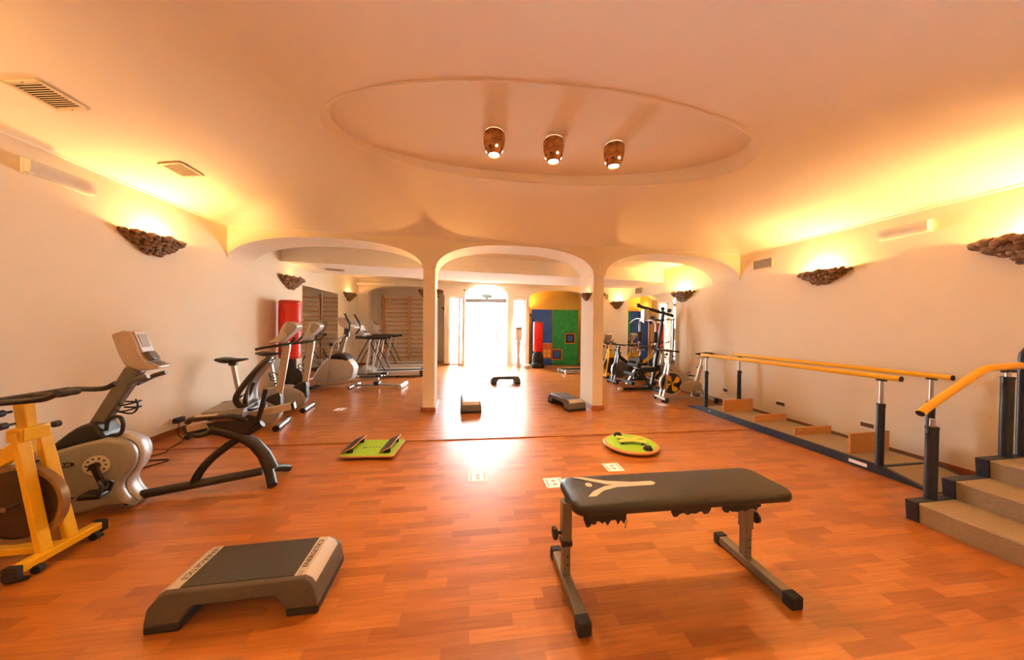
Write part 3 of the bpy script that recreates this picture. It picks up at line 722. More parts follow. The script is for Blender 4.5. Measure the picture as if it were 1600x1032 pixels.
MB().prism(rrect(-.236, .236, -.200, .200, .02), .044, .0455, 'xy').build('felt_top', LIME, t)
MB().bb(-.15, .2, -.05, .05, 0, .030).build('rocker_runner', RUBBER, t, bevel=.01)
for cx in (-.19, .155):
    R = Matrix.Rotation(-.42, 3, 'Y')
    p = MB().box((cx, 0, .083), (.115, .34, .010), R).build('foot_pad', PLYW, t, bevel=.003)
    MB().box(Vector((cx, 0, .083))+R @ Vector((0, 0, .006)), (.108, .33, .003), R).build('grip_surface', MATRUB, p)
    for y in (-.13, .13): MB().box((cx+.015, y, .062), (.05, .02, .035)).build('pad_bracket', RUBBER, t, bevel=.003)
mb = MB()
for i in range(5): mb.bb(-.085+i*.034, -.066+i*.034, -.012, -.0, .0456, .0462)
mb.bb(-.10, -.075, -.02, .0, .0456, .0462)
for i in range(5): mb.bb(-.05+i*.022, -.042+i*.022, .025, .033, .0456, .0462)
mb.build('printed_marks', BLACK, t, smooth=False)

# ================================================================== FLOOR MARKERS
def marker(lab, x, y, rz, s_=.15):
    t = thing('floor_marker', lab, 'floor sticker', (x, y, 0), rz, 'white floor markers')
    h_ = s_/2
    MB().bb(-h_, h_, -h_, h_, .0003, .0012).build('white_sheet', PAPER, t, smooth=False)
    mb = MB()
    for sx in (-1, 1): mb.bb(sx*h_*.80, sx*h_*.66, -h_*.84, h_*.84, .0012, .0016)
    mb.build('side_stripe', SIGNG, t, smooth=False)
    for cy in (-.34, .34):
        MB().prism([(-h_*.28, cy*h_), (0, cy*h_-h_*.26), (h_*.28, cy*h_), (0, cy*h_+h_*.26)], .0012, .0016, 'xy').build('red_diamond', PINK, t, smooth=False)
marker('white floor marker with red diamonds, alone left of the bench', .137, 2.535, .0)
marker('white floor marker half hidden behind the left end of the bench', .735, 2.355, -.02)
marker('white floor marker between the bench and the round balance disc', 1.335, 2.54, -.03)
marker('pale floor marker behind the recumbent bike near the upright bikes', -1.755, 4.84, -.02)
marker('faint floor marker in front of the silver spin bike', 3.2, 4.50, -.1)

# ================================================================== PARALLEL BARS AND STAIRS
t = thing('parallel_bars', 'long yellow parallel walking bars on a low beige platform along the right wall', 'parallel bars', (3.85, 3.1, 0))
# local: x across, y along
MB().prism([(-1.33, 0), (-1.02, .07), (1.0, .07), (1.3, 0)], -.285, .285, 'yz').build('platform_core', DKBLUE, t, smooth=False)
MB().prism([(-1.33, .004), (-1.03, .078), (1.01, .078), (1.3, .004), (1.3, .0), (-1.33, .0)], -.30, -.262, 'yz').build('side_rail', DKBLUE, t, bevel=.003)
MB().prism([(-1.33, .004), (-1.03, .078), (1.01, .078), (1.3, .004), (1.3, .0), (-1.33, .0)], .262, .30, 'yz').build('side_rail', DKBLUE, t, bevel=.003)
MB().prism([(-1.0, .0705), (.98, .0705), (.98, .074), (-1.0, .074)], -.26, .26, 'yz').build('walking_surface', TREADBEIGE, t, smooth=False)
MB().prism([(-1.31, .0065), (-1.03, .0725), (-1.03, .0695), (-1.31, .0035)], -.26, .26, 'yz').build('ramp_surface', TREADBEIGE, t, smooth=False)
MB().prism([(1.28, .0065), (1.01, .0725), (1.01, .0695), (1.28, .0035)], -.26, .26, 'yz').build('ramp_surface', TREADBEIGE, t, smooth=False)
for y in (-1.015, .995): MB().bb(-.262, .262, y-.014, y+.014, .068, .079).build('cross_strip', DKBLUE, t, bevel=.002)
for x in (-.28, .28):
    for y in (-1.0, .92):
        p = MB().cyl((x, y, .07), (x, y, .60), .026, n=20).build('post', DKBLUE, t)
        MB().cyl((x, y, .59), (x, y, .612), .028, n=20).build('post_collar', BLACK, p)
        MB().cyl((x, y, .60), (x, y, .815), .0135, n=16).build('inner_tube', CHROME, p)
        mb = MB(); mb.cyl((x, y, .57), (x+.04*(1 if x > 0 else 1), y, .575), .004, n=8); mb.ball((x+.044, y, .576), .008, sub=1); mb.build('locking_pin', BLACK, p)
        mb = MB(); mb.tube([(x-.028, y, .585), (x-.042, y-.005, .55), (x-.036, y, .51)], .0015, 5, 3); mb.build('pin_cord', BLACK, p)
        MB().bb(x-.014, x+.014, y-.03, y+.03, .806, .822).build('rail_saddle', DKBLUE, p, bevel=.002)
    MB().cyl((x, -1.12, .842), (x, 1.02, .842), .022, n=24).build('handrail', YRAIL, t)
    for y in (-1.12, 1.02): MB().cyl((x, y-.003, .842), (x, y+.003, .842), .0225, n=24).build('rail_cap', RUBBER, t)
MB().bb(-.3015, -.3, -.93, -.80, .025, .055).build('label_plate', PAPER, t, smooth=False, label='small white label on the blue side rail')
MB().bb(-.3015, -.3, .82, .84, .04, .055).build('label_plate', PAPER, t, smooth=False)
for i, (y, h_, th_, lab) in enumerate(((2.355, .19, .02, 'tall beech board standing on the walking platform, nearest the stairs'), (2.84, .085, .022, 'low beech board on the walking platform, nearer of the two low ones'),
        (3.32, .085, .022, 'low beech board on the walking platform, farther of the two low ones'), (3.78, .165, .02, 'tall beech board at the far end of the walking platform'))):
    b_ = MB().bb(-.245, .245, -th_/2, th_/2, 0, h_).build('obstacle_board', BEECH, None, bevel=.0025, origin=(0, 0, 0))
    b_.location = (3.87, y, .0742); b_.rotation_euler = (0, 0, .03 if i != 1 else .0); tag(b_, lab, 'board', 'wooden boards on the walking platform')

t = thing('training_stairs', 'beige non-slip training steps with blue ends and yellow handrail by the right wall', 'training stairs', (2.92, 1.10, 0))
# local x up the stairs, y across (-.48 .. +.48)
Y1, Y0 = .48, -.55
for k, (xa, z) in enumerate(((0, .13), (.31, .25), (.61, .37))):
    xb = xa+.36 if k < 2 else 1.31
    st = MB().prism([(xa+.012, z-.125 if k else 0), (xa, z-.008), (xa+.006, z), (xb, z), (xb, z-.125 if k else 0)], Y0+.055, Y1-.055, 'xz').build('step', TREADBEIGE, t, bevel=.002)
    mb = MB(); mb.prism([(xa+.0, z-.128 if k else 0), (xa-.016, z+.002), (xb, z+.002), (xb, 0), (xa, 0)], Y1-.055, Y1, 'xz'); mb.build('side_frame', DKBLUE, st, bevel=.003)
    mb = MB(); mb.prism([(xa+.0, z-.128 if k else 0), (xa-.016, z+.002), (xb, z+.002), (xb, 0), (xa, 0)], Y0, Y0+.055, 'xz'); mb.build('side_frame', DKBLUE, st, bevel=.003)
yy = Y1-.02
for (x, za, zb, zt) in ((.165, .13, .60, .66), (.84, .37, .92, .965)):
    p = MB().cyl((x, yy, za), (x, yy, zb), .029, n=22).build('post', DKBLUE, t)
    MB().cyl((x, yy, zb-.008), (x, yy, zb+.010), .031, n=20).build('post_collar', BLACK, p)
    MB().cyl((x, yy, zb), (x, yy, zt), .013, n=16).build('inner_tube', CHROME, p)
    mb = MB(); mb.cyl((x-.045, yy, zb-.04), (x, yy, zb-.04), .005, n=8); mb.ball((x-.045, yy, zb-.04), .009, sub=1); mb.build('locking_pin', BLACK, p)
    mb = MB(); mb.tube([(x-.03, yy, zb-.02), (x-.05, yy, zb-.05), (x-.04, yy, zb-.11)], .0018, 5, 3); mb.build('pin_cord', BLACK, p)
MB().bb(.79, .90, yy-.012, yy+.012, .958, .978).build('rail_bracket', DKBLUE, t, bevel=.003)
mb = MB(); mb.tube([(.06, yy, .70), (.14, yy, .748), (.56, yy, .962), (.62, yy, .985), (.68, yy, .994), (.97, yy, 1.005)], .023, 24); mb.build('handrail', YRAIL, t)
MB().cyl((.056, yy, .698), (.064, yy, .7025), .0205, n=24).build('rail_cap', RUBBER, t)
mb = MB(); mb.tube([(.99, yy, .37), (.99, yy, .70), (.99, yy, 1.04), (1.0, yy-.006, 1.10), (1.03, yy-.03, 1.15), (1.07, yy-.10, 1.165), (1.07, yy-.5, 1.165), (1.03, yy-.9, 1.15), (1.0, yy-.97, 1.09), (.99, yy-.99, 1.0), (.99, yy-.99, .37)], .024, 18, 5); mb.build('end_hoop', DKBLUE, t)

# ================================================================== SPIN BIKES
def make_spin(cat_label, frame, frame2, flym, flyface, blades=False, pads=BLACK, length=.98, hb='horn'):
    """local: x = 0 at the front foot bar, +x toward the rear, y across"""
    t = thing('spin_bike', cat_label, 'exercise bike')
    # feet
    f = MB().bb(-.025, .025, -.17, .17, .035, .075).build('front_foot', frame, t, bevel=.005)
    for s in (-1, 1):
        MB().bb(-.03, .03, s*.165-(.03 if s < 0 else -.0)+(0 if s > 0 else 0), s*.165+(.03 if s > 0 else 0)+.0, .018, .08).build('end_cap', RUBBER, f, bevel=.005)
        MB().cyl((-.035, s*.12-.012, .022), (-.035, s*.12+.012, .022), .021, n=18).build('castor', RUBBER, f)
        MB().cyl((-.035, s*.15, .0), (.02, s*.185, .02), .012, n=12).build('levelling_foot', RUBBER, f)
    L_ = length
    f = MB().bb(L_-.025, L_+.025, -.22, .22, .03, .07).build('rear_foot', frame, t, bevel=.005)
    for s in (-1, 1): MB().bb(L_-.03, L_+.03, s*.205-.02, s*.205+.02, 0, .075).build('end_cap', RUBBER, f, bevel=.005)
    MB().bar((.02, 0, .055), (L_, 0, .05), .05, .035).build('base_rail', frame, t, bevel=.004)
    for s in (-1, 1):
        MB().bar((.01, s*.055, .06), (.125, s*.042, .68), .026, .052).build('fork_leg', frame2, t, bevel=.004)
    MB().bar((.118, -.06, .55), (.118, .06, .55), .03, .03).build('fork_bridge', frame2, t, bevel=.003)
    MB().box((.13, 0, .665), (.07, .115, .07)).build('fork_crown', frame, t, bevel=.008)
    MB().bar((.125, 0, .56), (.15, 0, .828), .05, .045).build('head_tube', frame, t, bevel=.004)
    MB().bar((.15, 0, .60), (.62, 0, .26), .045, .075).build('main_tube', frame, t, bevel=.006)
    MB().bar((.56, 0, .06), (.70, 0, .60), .045, .055).build('seat_tube', frame, t, bevel=.005)
    MB().bar((.62, 0, .28), (L_-.03, 0, .06), .04, .05).build('rear_stay', frame, t, bevel=.005)
    MB().cyl((.69, 0, .56), (.725, 0, .73), .016, n=16).build('seat_post', CHROME, t)
    MB().bar((.63, 0, .735), (.83, 0, .735), .03, .028).build('seat_slider', LSILVER, t, bevel=.003)
    loft(MB(), saddle_rings([(.598, .01, .806, .798), (.612, .024, .812, .79), (.66, .036, .815, .778), (.71, .055, .818, .770), (.76, .085, .824, .765), (.81, .11, .830, .768), (.85, .105, .828, .778), (.875, .075, .820, .795), (.885, .04, .812, .803)])).build('saddle', BLACK, t)
    MB().cyl((.745, 0, .74), (.745, 0, .772), .012, n=10).build('saddle_clamp', BLACK, t)
    # flywheel
    wc = (.175, 0, .295); R = .205
    w = MB().lathe([(.18*R/.205, -.014), (R-.012, -.018), (R, -.016), (R, .016), (R-.012, .018), (.18*R/.205, .014)], c=wc, n=56, ax='y', cap=False).build('flywheel', flym, t)
    MB().lathe([(0, -.010), (.178, -.010), (.178, .010), (0, .010)], c=wc, n=48, ax='y').build('wheel_disc', flyface, w)
    MB().cyl((wc[0], -.06, wc[2]), (wc[0], .06, wc[2]), .014, n=14).build('wheel_axle', CHROME, w)
    if blades:
        for k in range(4):
            a = k*PI/2+.5; pts = []
            for (r, da) in ((.02, -.3), (.07, -.42), (.12, -.38), (.155, -.15), (.165, .15), (.15, .42), (.11, .40), (.06, .2), (.02, .5)):
                pts.append((wc[0]+r*math.cos(a+da), wc[2]+r*math.sin(a+da)))
            for s in (-1, 1): MB().prism(pts, s*.010, s*.013).build('yellow_blade', YELLOW, w)
    # crank, chain guard
    g_ = [(.30, .22), (.34, .30), (.44, .34), (.62, .33), (.68, .26), (.64, .19), (.52, .16), (.36, .17)]
    MB().pillow([(v.x, v.z) for v in spl([(p[0], 0, p[1]) for p in g_], 4, True)], .022, .008, 3, -.05).build('chain_guard', frame2 if blades else BLACK, t)
    c = MB().cyl((.58, -.10, .26), (.58, .10, .26), .018, n=14).build('crank_axle', CHROME, t)
    for s, ang in ((-1, -1.9), (1, 1.24)):
        p = Vector((.58+.165*math.cos(ang), s*.10, .26+.165*math.sin(ang)*.9))
        MB().bar((.58, s*.09, .26), p, .014, .024).build('crank_arm', CHROME, c, bevel=.003)
        MB().box((p.x, s*.15, p.z), (.085, .085, .022)).build('pedal', BLACK, c, bevel=.005)
        mb = MB(); mb.tube([(p.x-.05, s*.12, p.z), (p.x-.06, s*.125, p.z+.045), (p.x-.02, s*.15, p.z+.06), (p.x-.06, s*.18, p.z+.045), (p.x-.05, s*.185, p.z)], .006, 6, 3); mb.build('toe_cage', BLACK, c)
    # brake and knobs
    mb = MB(); mb.cyl((.12, 0, .70), (.10, 0, .52), .006, n=8); mb.build('brake_rod', CHROME, t)
    MB().bar((.11, 0, .50), (.135, 0, .535), .03, .03).build('brake_pad', BLACK, t, bevel=.004)
    for (x, y, z, dx) in ((.125, .055, .73, .06), (.145, .05, .79, .055), (.12, -.06, .68, -.05), (.69, .03, .56, .05)):
        mb = MB(); mb.tube([(x, y, z), (x, y+dx*.4, z), (x, y+dx*.55, z), (x, y+dx, z), (x, y+dx*1.1, z)], [.006, .007, .017, .018, .012], 14); mb.build('adjust_knob', BLACK, t)
    # handlebar
    h_ = MB().cyl((.15, 0, .79), (.15, 0, .845), .017, n=14).build('handlebar_stem', CHROME, t)
    mb = MB()
    mb.tube([(-.13, -.13, .895), (-.085, -.13, .87), (-.02, -.14, .862), (.10, -.17, .858), (.17, -.13, .852), (.17, .13, .852), (.10, .17, .858), (-.02, .14, .862), (-.085, .13, .87), (-.13, .13, .895)], .0145, 12, 5)
    mb.build('handlebar', BLACK, t)
    mb = MB(); mb.tube([(.17, -.2, .85), (.17, .2, .85)], .0165, 12); mb.build('cross_grip', BLACK, t)
    mb = MB(); mb.tube([(.05, -.045, .865), (-.04, -.035, .87), (-.05, 0, .872), (-.04, .035, .87), (.05, .045, .865)], .016, 12, 4); mb.build('arm_loop', BLACK, t)
    return t
sb = make_spin('yellow spin bike with a bronze flywheel cut off by the left edge', YELLOW, YELLOW, FLYM, FLYD)
sb.location = (-2.10, 1.985, 0); sb.rotation_euler = (0, 0, PI)
sb = make_spin('yellow spin bike in the far row, partly behind the right pillar', YELLOW, YELLOW, FLYM, FLYD, length=.70)
sb.location = (3.47, 7.12, 0); sb.rotation_euler = (0, 0, .06)
sb = make_spin('black and chrome spin bike behind the cable gym', BLACK, BLACK, CHROME, DSILVER, length=.82)
sb.location = (3.30, 6.36, 0); sb.rotation_euler = (0, 0, .10)
sb = make_spin('silver spin bike with yellow-bladed flywheel beside the parallel bars', BEIGESIL, BEIGESIL, LSILVER, BLACK, blades=True, length=.83)
sb.location = (3.36, 4.76, 0); sb.rotation_euler = (0, 0, -.10)

# ================================================================== RECUMBENT BIKE
RA = Vector((-2.21, 2.51, 0)); RZ = math.atan2(.18, .80)
t = thing('recumbent_bike', 'large silver recumbent exercise bike with black rail frame by the left wall', 'exercise bike', RA, RZ)
body = [(-.62, .03), (-.62, .20), (-.55, .33), (-.42, .405), (-.25, .462), (-.12, .487), (-.04, .470), (.012, .425), (.034, .35), (.018, .27), (-.022, .205), (-.034, .15), (-.012, .085), (.022, .03), (.005, .008), (-.10, .035), (-.22, .018), (-.40, .006)]
bo = [(v.x, v.z) for v in spl([(p[0], 0, p[1]) for p in body], 4, True)]
B = MB().pillow(bo, .10, .03, 5).build('body_cover', SILVER, t)
mb = MB(); mb.tube([(-.10, 0, .488), (-.04, 0, .474), (.014, 0, .43), (.037, 0, .35), (.022, 0, .27), (-.018, 0, .205), (-.030, 0, .15), (-.008, 0, .085), (.03, 0, .03)], .05, 12, 4, flat=.28); mb.build('silver_edge', LSILVER, t)
sh = [(-.43, .385), (-.36, .46), (-.25, .565), (-.17, .59), (-.14, .545), (-.115, .475), (-.18, .46), (-.30, .44)]
MB().pillow([(v.x, v.z) for v in spl([(p[0], 0, p[1]) for p in sh], 3, True)], .085, .02, 4).build('black_shroud', BLACK, t)
MB().prism([(-.245, .53), (-.15, .56), (.035, .915), (-.045, .955)], -.035, .035).build('mast', DSILVER, t, bevel=.012)
con = thing if False else None
cn = MB(); cn.prism([(-.085, 1.165), (-.03, 1.195), (.005, 1.185), (.05, 1.04), (.085, .975), (.145, .945), (.14, .93), (.05, .918), (-.02, .955), (-.05, 1.03)], -.078, .078)
cn = cn.build('console', TANALU, t, bevel=.012)
def onface(mb, a, b, hw_, off, th_): # panel lying on console face between side points a, b
    a = Vector((a[0], 0, a[1])); b = Vector((b[0], 0, b[1])); d = (b-a); nn = Vector((-d.z, 0, d.x)).normalized()
    if nn.x < 0: nn = -nn
    return mb.bar(a+nn*off, b+nn*off, 2*hw_, th_, up=nn)
onface(MB(), (.006, 1.182), (.048, 1.045), .055, .002, .012).build('console_face', LSILVER, cn, bevel=.003)
onface(MB(), (.012, 1.165), (.038, 1.075), .040, .008, .006).build('display', SCREEN, cn, bevel=.002)
onface(MB(), (.05, 1.04), (.082, .98), .038, .010, .03).build('key_pod', DSILVER, cn, bevel=.008)
for i in range(4): onface(MB(), (.092+.011*i, .971-.006*i), (.098+.011*i, .968-.006*i), .038, .004, .004).build('key_row', DSILVER, cn)
mb = MB(); mb.tube([(-.02, -.03, .82), (-.005, -.07, .835), (.04, -.085, .865), (.10, -.09, .885)], .016, 12, 4); mb.build('front_grip', DSILVER, t)
mb = MB(); mb.tube([(-.02, .03, .82), (-.005, .07, .835), (.04, .085, .865), (.10, .09, .885)], .016, 12, 4); mb.build('front_grip', DSILVER, t)
mb = MB()
for zz in (.66, .70): mb.tube([(-.09+(zz-.66)*.5, -.035, zz), (-.05, -.06, zz-.01), (0.0, -.03, zz), (-.0, .03, zz), (-.05, .06, zz-.01), (-.09, .035, zz)], .006, 6, 3)
mb.tube([(-.10, 0, .64), (-.03, 0, .62), (.0, 0, .665), (-.01, 0, .72)], .006, 6, 3); mb.build('bottle_cage', BLACK, t)
mb = MB(); mb.tube([(-.125, -.05, .53), (-.11, -.055, .60), (-.06, -.055, .615), (-.045, -.05, .56), (-.06, -.05, .50), (-.11, -.05, .49)], .011, 8, 4); mb.build('far_toe_strap', BLACK, t)
# crank on the near side (local -y)
cy = -.101
cd = MB().cyl((-.138, cy, .322), (-.138, cy-.008, .322), .062, n=40).build('crank_disc', CREAM, t)
for k in range(10):
    a = 2*PI*k/10; MB().cyl((-.138+.045*math.cos(a), cy-.0085, .322+.045*math.sin(a)), (-.138+.045*math.cos(a), cy-.0075, .322+.045*math.sin(a)), .006, n=10).build('disc_hole', BLACK, cd)
MB().cyl((-.138, cy-.005, .322), (-.138, cy-.035, .322), .022, n=20).build('crank_hub', BLACK, t)
MB().bar((-.138, cy-.025, .322), (-.09, cy-.030, .185), .016, .034).build('crank_arm', BLACK, t, bevel=.005)
pd = MB().box((-.10, cy-.085, .165), (.10, .09, .03), Matrix.Rotation(.1, 3, 'Y')).build('pedal', BLACK, t, bevel=.008)
mb = MB(); mb.tube([(-.055, cy-.05, .165), (-.04, cy-.055, .22), (-.07, cy-.09, .245), (-.045, cy-.12, .22), (-.055, cy-.13, .165)], .010, 8, 4); mb.build('foot_strap', BLACK, pd)
MB().prism([(-.275+.036*math.cos(a), .343+.016*math.sin(a)) for a in [2*PI*i/28 for i in range(28)]], cy-.0015, cy+.02).build('badge', BLACK, t, smooth=False)
lettering('R20', .026, LSILVER, t, Matrix.Translation((-.275, cy-.0025, .343)) @ Matrix.Rotation(PI/2, 4, 'X') @ Matrix.Shear('XZ', 4, (.0, .0)), 'badge_lettering')
MB().prism([(-.60, .085), (-.36, .098), (-.26, .118), (-.235, .129), (-.26, .132), (-.36, .125), (-.60, .118)], cy-.0015, cy+.02).build('black_stripe', BLACK, t, smooth=False)
lettering('lifestride', .024, LSILVER, t, Matrix.Translation((-.34, cy-.0025, .111)) @ Matrix.Rotation(PI/2, 4, 'X') @ Matrix.Rotation(.06, 4, 'Z'), 'stripe_lettering')
# rail, rear foot, crossed beams
mb = MB(); mb.tube([(-.02, 0, .045), (.30, 0, .068), (.70, 0, .098)], .030, 16, flat=1); mb.build('floor_rail', BLACK, t)
mb = MB(); mb.tube([(.80, -.13, .03), (.77, -.06, .07), (.745, 0, .10), (.78, .08, .075), (.83, .16, .03)], [.032]*17, 12, 4, flat=.9); mb.build('rear_foot', BLACK, t)
mb = MB(); mb.tube([(.29, 0, .07), (.33, 0, .16), (.40, 0, .25), (.50, 0, .335), (.62, 0, .42), (.70, 0, .47)], .028, 14, 5); mb.build('curved_beam', BLACK, t)
mb = MB(); mb.tube([(.755, 0, .11), (.71, 0, .23), (.65, 0, .32), (.57, 0, .39), (.48, 0, .44), (.40, 0, .47)], [.048, .045, .042, .042, .045, .05], 14, 0); mb.build('curved_beam', BLACK, t)
MB().prism([(.37, .515), (.62, .555), (.70, .53), (.60, .40), (.50, .385), (.42, .43)], -.035, .035).build('seat_carriage', BLACK, t, bevel=.01)
sr = MB().bar((.262, 0, .483), (.90, 0, .592), .06, .05).build('slide_rail', TANALU, t, bevel=.004)
for (x, z) in ((.258, .482), (.904, .593)): MB().box((x, 0, z), (.02, .066, .058), Matrix.Rotation(-.17, 3, 'Y')).build('rail_cap', BLACK, sr, bevel=.005)
mb = MB(); mb.tube([(.265, .0, .455), (.33, -.02, .43), (.43, -.02, .455)], .02, 10, 3); mb.build('rail_stop', BLACK, t)
loft(MB(), [[(.40+.0*k, y, z) for (y, z) in ((-.15, .575), (-.17, .60), (-.14, .625), (.14, .625), (.17, .60), (.15, .575))] for k in (0,)] + [[(.47, y, z) for (y, z) in ((-.19, .565), (-.205, .60), (-.17, .63), (.17, .63), (.205, .60), (.19, .565))], [(.58, y, z) for (y, z) in ((-.20, .56), (-.215, .60), (-.18, .635), (.18, .635), (.215, .60), (.20, .56))], [(.64, y, z) for (y, z) in ((-.18, .57), (-.19, .60), (-.16, .63), (.16, .63), (.19, .60), (.18, .57))]]).build('seat_cushion', DSILVER, t)
for s in (-1, 1):
    mb = MB(); mb.tube([(.36, s*.22, .575+(.0)), (.38, s*.225, .60), (.46, s*.225, .603), (.60, s*.225, .598), (.655, s*.20, .56), (.63, s*.12, .54)], .017, 12, 5); hh = mb.build('side_handle', BLACK, t)
    MB().bb(.40, .52, s*.225-.012, s*.225+.012, .612, .622).build('pulse_strip', TANALU, hh, bevel=.004)
br = [(.60, .60), (.575, .68), (.60, .74), (.655, .81), (.71, .90), (.735, .965), (.755, .985), (.775, .96), (.755, .90), (.72, .80), (.69, .72), (.685, .65), (.665, .61), (.63, .585)]
ff = MB().tube([(.62+.0, -.10, .62), (.58, -.12, .70), (.64, -.11, .82), (.725, -.07, .95), (.75, 0, .98), (.725, .07, .95), (.64, .11, .82), (.58, .12, .70), (.62, .10, .62), (.65, 0, .60)], .019, 12, 5, True).build('backrest_frame', BLACK, t)
mb = MB(); bm = mb.bm
g2 = [[bm.verts.new((.615+.125*v-.05*math.sin(PI*v)*(1 if True else 0)+.02*(abs(u)**2), u*(.10*(1-.35*v*v)), .63+.33*v)) for u in [i/4-1 for i in range(9)]] for v in [j/8 for j in range(9)]]
for a, b in zip(g2, g2[1:]):
    for i in range(8): bm.faces.new((a[i], a[i+1], b[i+1], b[i]))
mesh_ = mb.build('backrest_mesh', DSILVER, t); so = mesh_.modifiers.new('s', 'SOLIDIFY'); so.thickness = .012
mb = MB(); mb.tube([(.70, -.10, .515), (.725, -.105, .60), (.745, -.11, .70), (.755, -.11, .755)], .016, 12, 4); mb.build('recline_lever', BLACK, t)
mb = MB(); mb.tube([(.62, 0, .56), (.60, .0, .66), (.64, 0, .80)], .022, 12, 4); mb.build('back_post', BLACK, t)

# ================================================================== UPRIGHT BIKES
def make_upright(lab):
    """local x: 0 rear foot ... .80 front roller; y across"""
    t = thing('upright_bike', lab, 'exercise bike')
    body = [(.14, .03), (.12, .12), (.18, .24), (.32, .34), (.50, .37), (.66, .335), (.76, .27), (.795, .18), (.76, .09), (.66, .045), (.40, .02)]
    MB().pillow([(v.x, v.z) for v in spl([(p[0], 0, p[1]) for p in body], 4, True)], .09, .035, 5).build('body_cover', SILVER, t)
    MB().pillow([(v.x, v.z) for v in spl([(p[0], 0, p[1]) for p in ((.60, .30), (.70, .40), (.79, .415), (.80, .30), (.80, .18), (.72, .22))], 3, True)], .07, .02, 4).build('black_shroud', BLACK, t)
    mb = MB(); mb.tube([(.80, -.16, .035), (.80, .16, .035)], .035, 16); r_ = mb.build('front_roller', CHROME, t)
    for s in (-1, 1): MB().cyl((.80, s*.155, .036), (.80, s*.20, .036), .036, n=18).build('roller_cap', BLACK, r_)
    mb = MB(); mb.tube([(.02, -.22, .03), (.0, -.10, .03), (.0, .10, .03), (.02, .22, .03)], .027, 12, 4, flat=.9); mb.build('rear_foot', BLACK, t)
    MB().bar((.0, 0, .04), (.25, 0, .05), .06, .05).build('rear_rail', BLACK, t, bevel=.008)
    MB().prism([(.72, .33), (.795, .35), (.885, .97), (.87, 1.04), (.80, 1.02), (.80, .90), (.76, .60)], -.03, .03).build('mast', TANALU, t, bevel=.010)
    c = MB().prism([(.845, 1.245), (.875, 1.275), (.955, 1.255), (.985, 1.22), (.965, 1.18), (.86, 1.07), (.80, 1.02), (.71, 1.025), (.70, 1.04), (.765, 1.075), (.80, 1.13)], -.105, .105).build('console', LSILVER, t, bevel=.012)
    MB().prism([(.882, 1.262), (.95, 1.247), (.977, 1.215), (.96, 1.183), (.88, 1.10), (.855, 1.16)], -.1065, .1065).build('console_side', SILVER, c, bevel=.003)
    MB().bar((.828, 0, 1.225), (.795, 0, 1.15), .13, .006).build('display', SCREEN, c, bevel=.001)
    mb = MB(); mb.tube([(.62, -.235, .955), (.70, -.22, .975), (.80, -.15, .99), (.855, -.06, 1.0), (.86, 0, 1.0), (.855, .06, 1.0), (.80, .15, .99), (.70, .22, .975), (.62, .235, .955)], .015, 12, 4); mb.build('handlebar', BLACK, t)
    mb = MB(); mb.tube([(.87, -.05, 1.0), (.93, -.12, 1.03), (.97, -.13, 1.09)], .012, 10, 4); mb.tube([(.97, .13, 1.09), (.93, .12, 1.03), (.87, .05, 1.0), (.87, -.05, 1.0)], .012, 10, 4); mb.build('front_bar', BLACK, t)
    mb = MB(); mb.tube([(.74, -.04, .60), (.70, -.05, .62), (.68, -.02, .66), (.70, .03, .66), (.74, .04, .62)], .006, 6, 3); mb.tube([(.75, 0, .56), (.69, 0, .57), (.68, 0, .66)], .006, 6, 3); mb.build('bottle_cage', BLACK, t)
    MB().bar((.40, 0, .30), (.325, 0, .765), .036, .05).build('seat_post', TANALU, t, bevel=.004)
    for k in range(5): MB().cyl((.39-.012*k, -.0185, .42+.045*k), (.39-.012*k, -.0175, .42+.045*k), .006, n=8).build('post_hole', BLACK, t)
    MB().cyl((.41, -.04, .40), (.41, .06, .40), .014, n=12).build('post_knob', BLACK, t)
    loft(MB(), saddle_rings([(.172, .05, .838, .825), (.185, .085, .848, .812), (.22, .11, .853, .798), (.27, .112, .850, .788), (.32, .085, .842, .790), (.37, .055, .838, .798), (.42, .036, .838, .808), (.455, .024, .837, .818), (.468, .012, .833, .824)])).build('saddle', BLACK, t)
    MB().box((.325, 0, .775), (.07, .06, .03)).build('saddle_clamp', BLACK, t, bevel=.004)
    a = MB().cyl((.50, -.13, .20), (.50, .13, .20), .016, n=12).build('crank_axle', DSILVER, t)
    for s, g_ in ((-1, -1.2), (1, 1.94)):
        p = (.50+.16*math.cos(g_), .20+.14*math.sin(g_)); MB().bar((.50, s*.115, .20), (p[0], s*.12, p[1]), .014, .026).build('crank_arm', BLACK, a, bevel=.003)
        MB().box((p[0], s*.17, p[1]), (.10, .09, .028)).build('pedal', BLACK, a, bevel=.006)
    return t
UB = make_upright('silver upright exercise bike nearest the recumbent bike, black saddle, against the left wall')
UB.location = (-2.93, 3.97, 0); UB.rotation_euler = (0, 0, .18); UB['group'] = 'silver upright bikes'
UB.rotation_euler = (0, 0, .18)
dup(UB, (-3.0, 4.80, 0), .10, 'silver upright exercise bike in front of the red punch bag by the left wall')
ub = dup(UB, (4.0, 8.50, 0), -PI/2-.15, 'grey upright exercise bike farthest back along the right wall behind the yellow spin bike'); ub.scale = (.85, .85, .85)

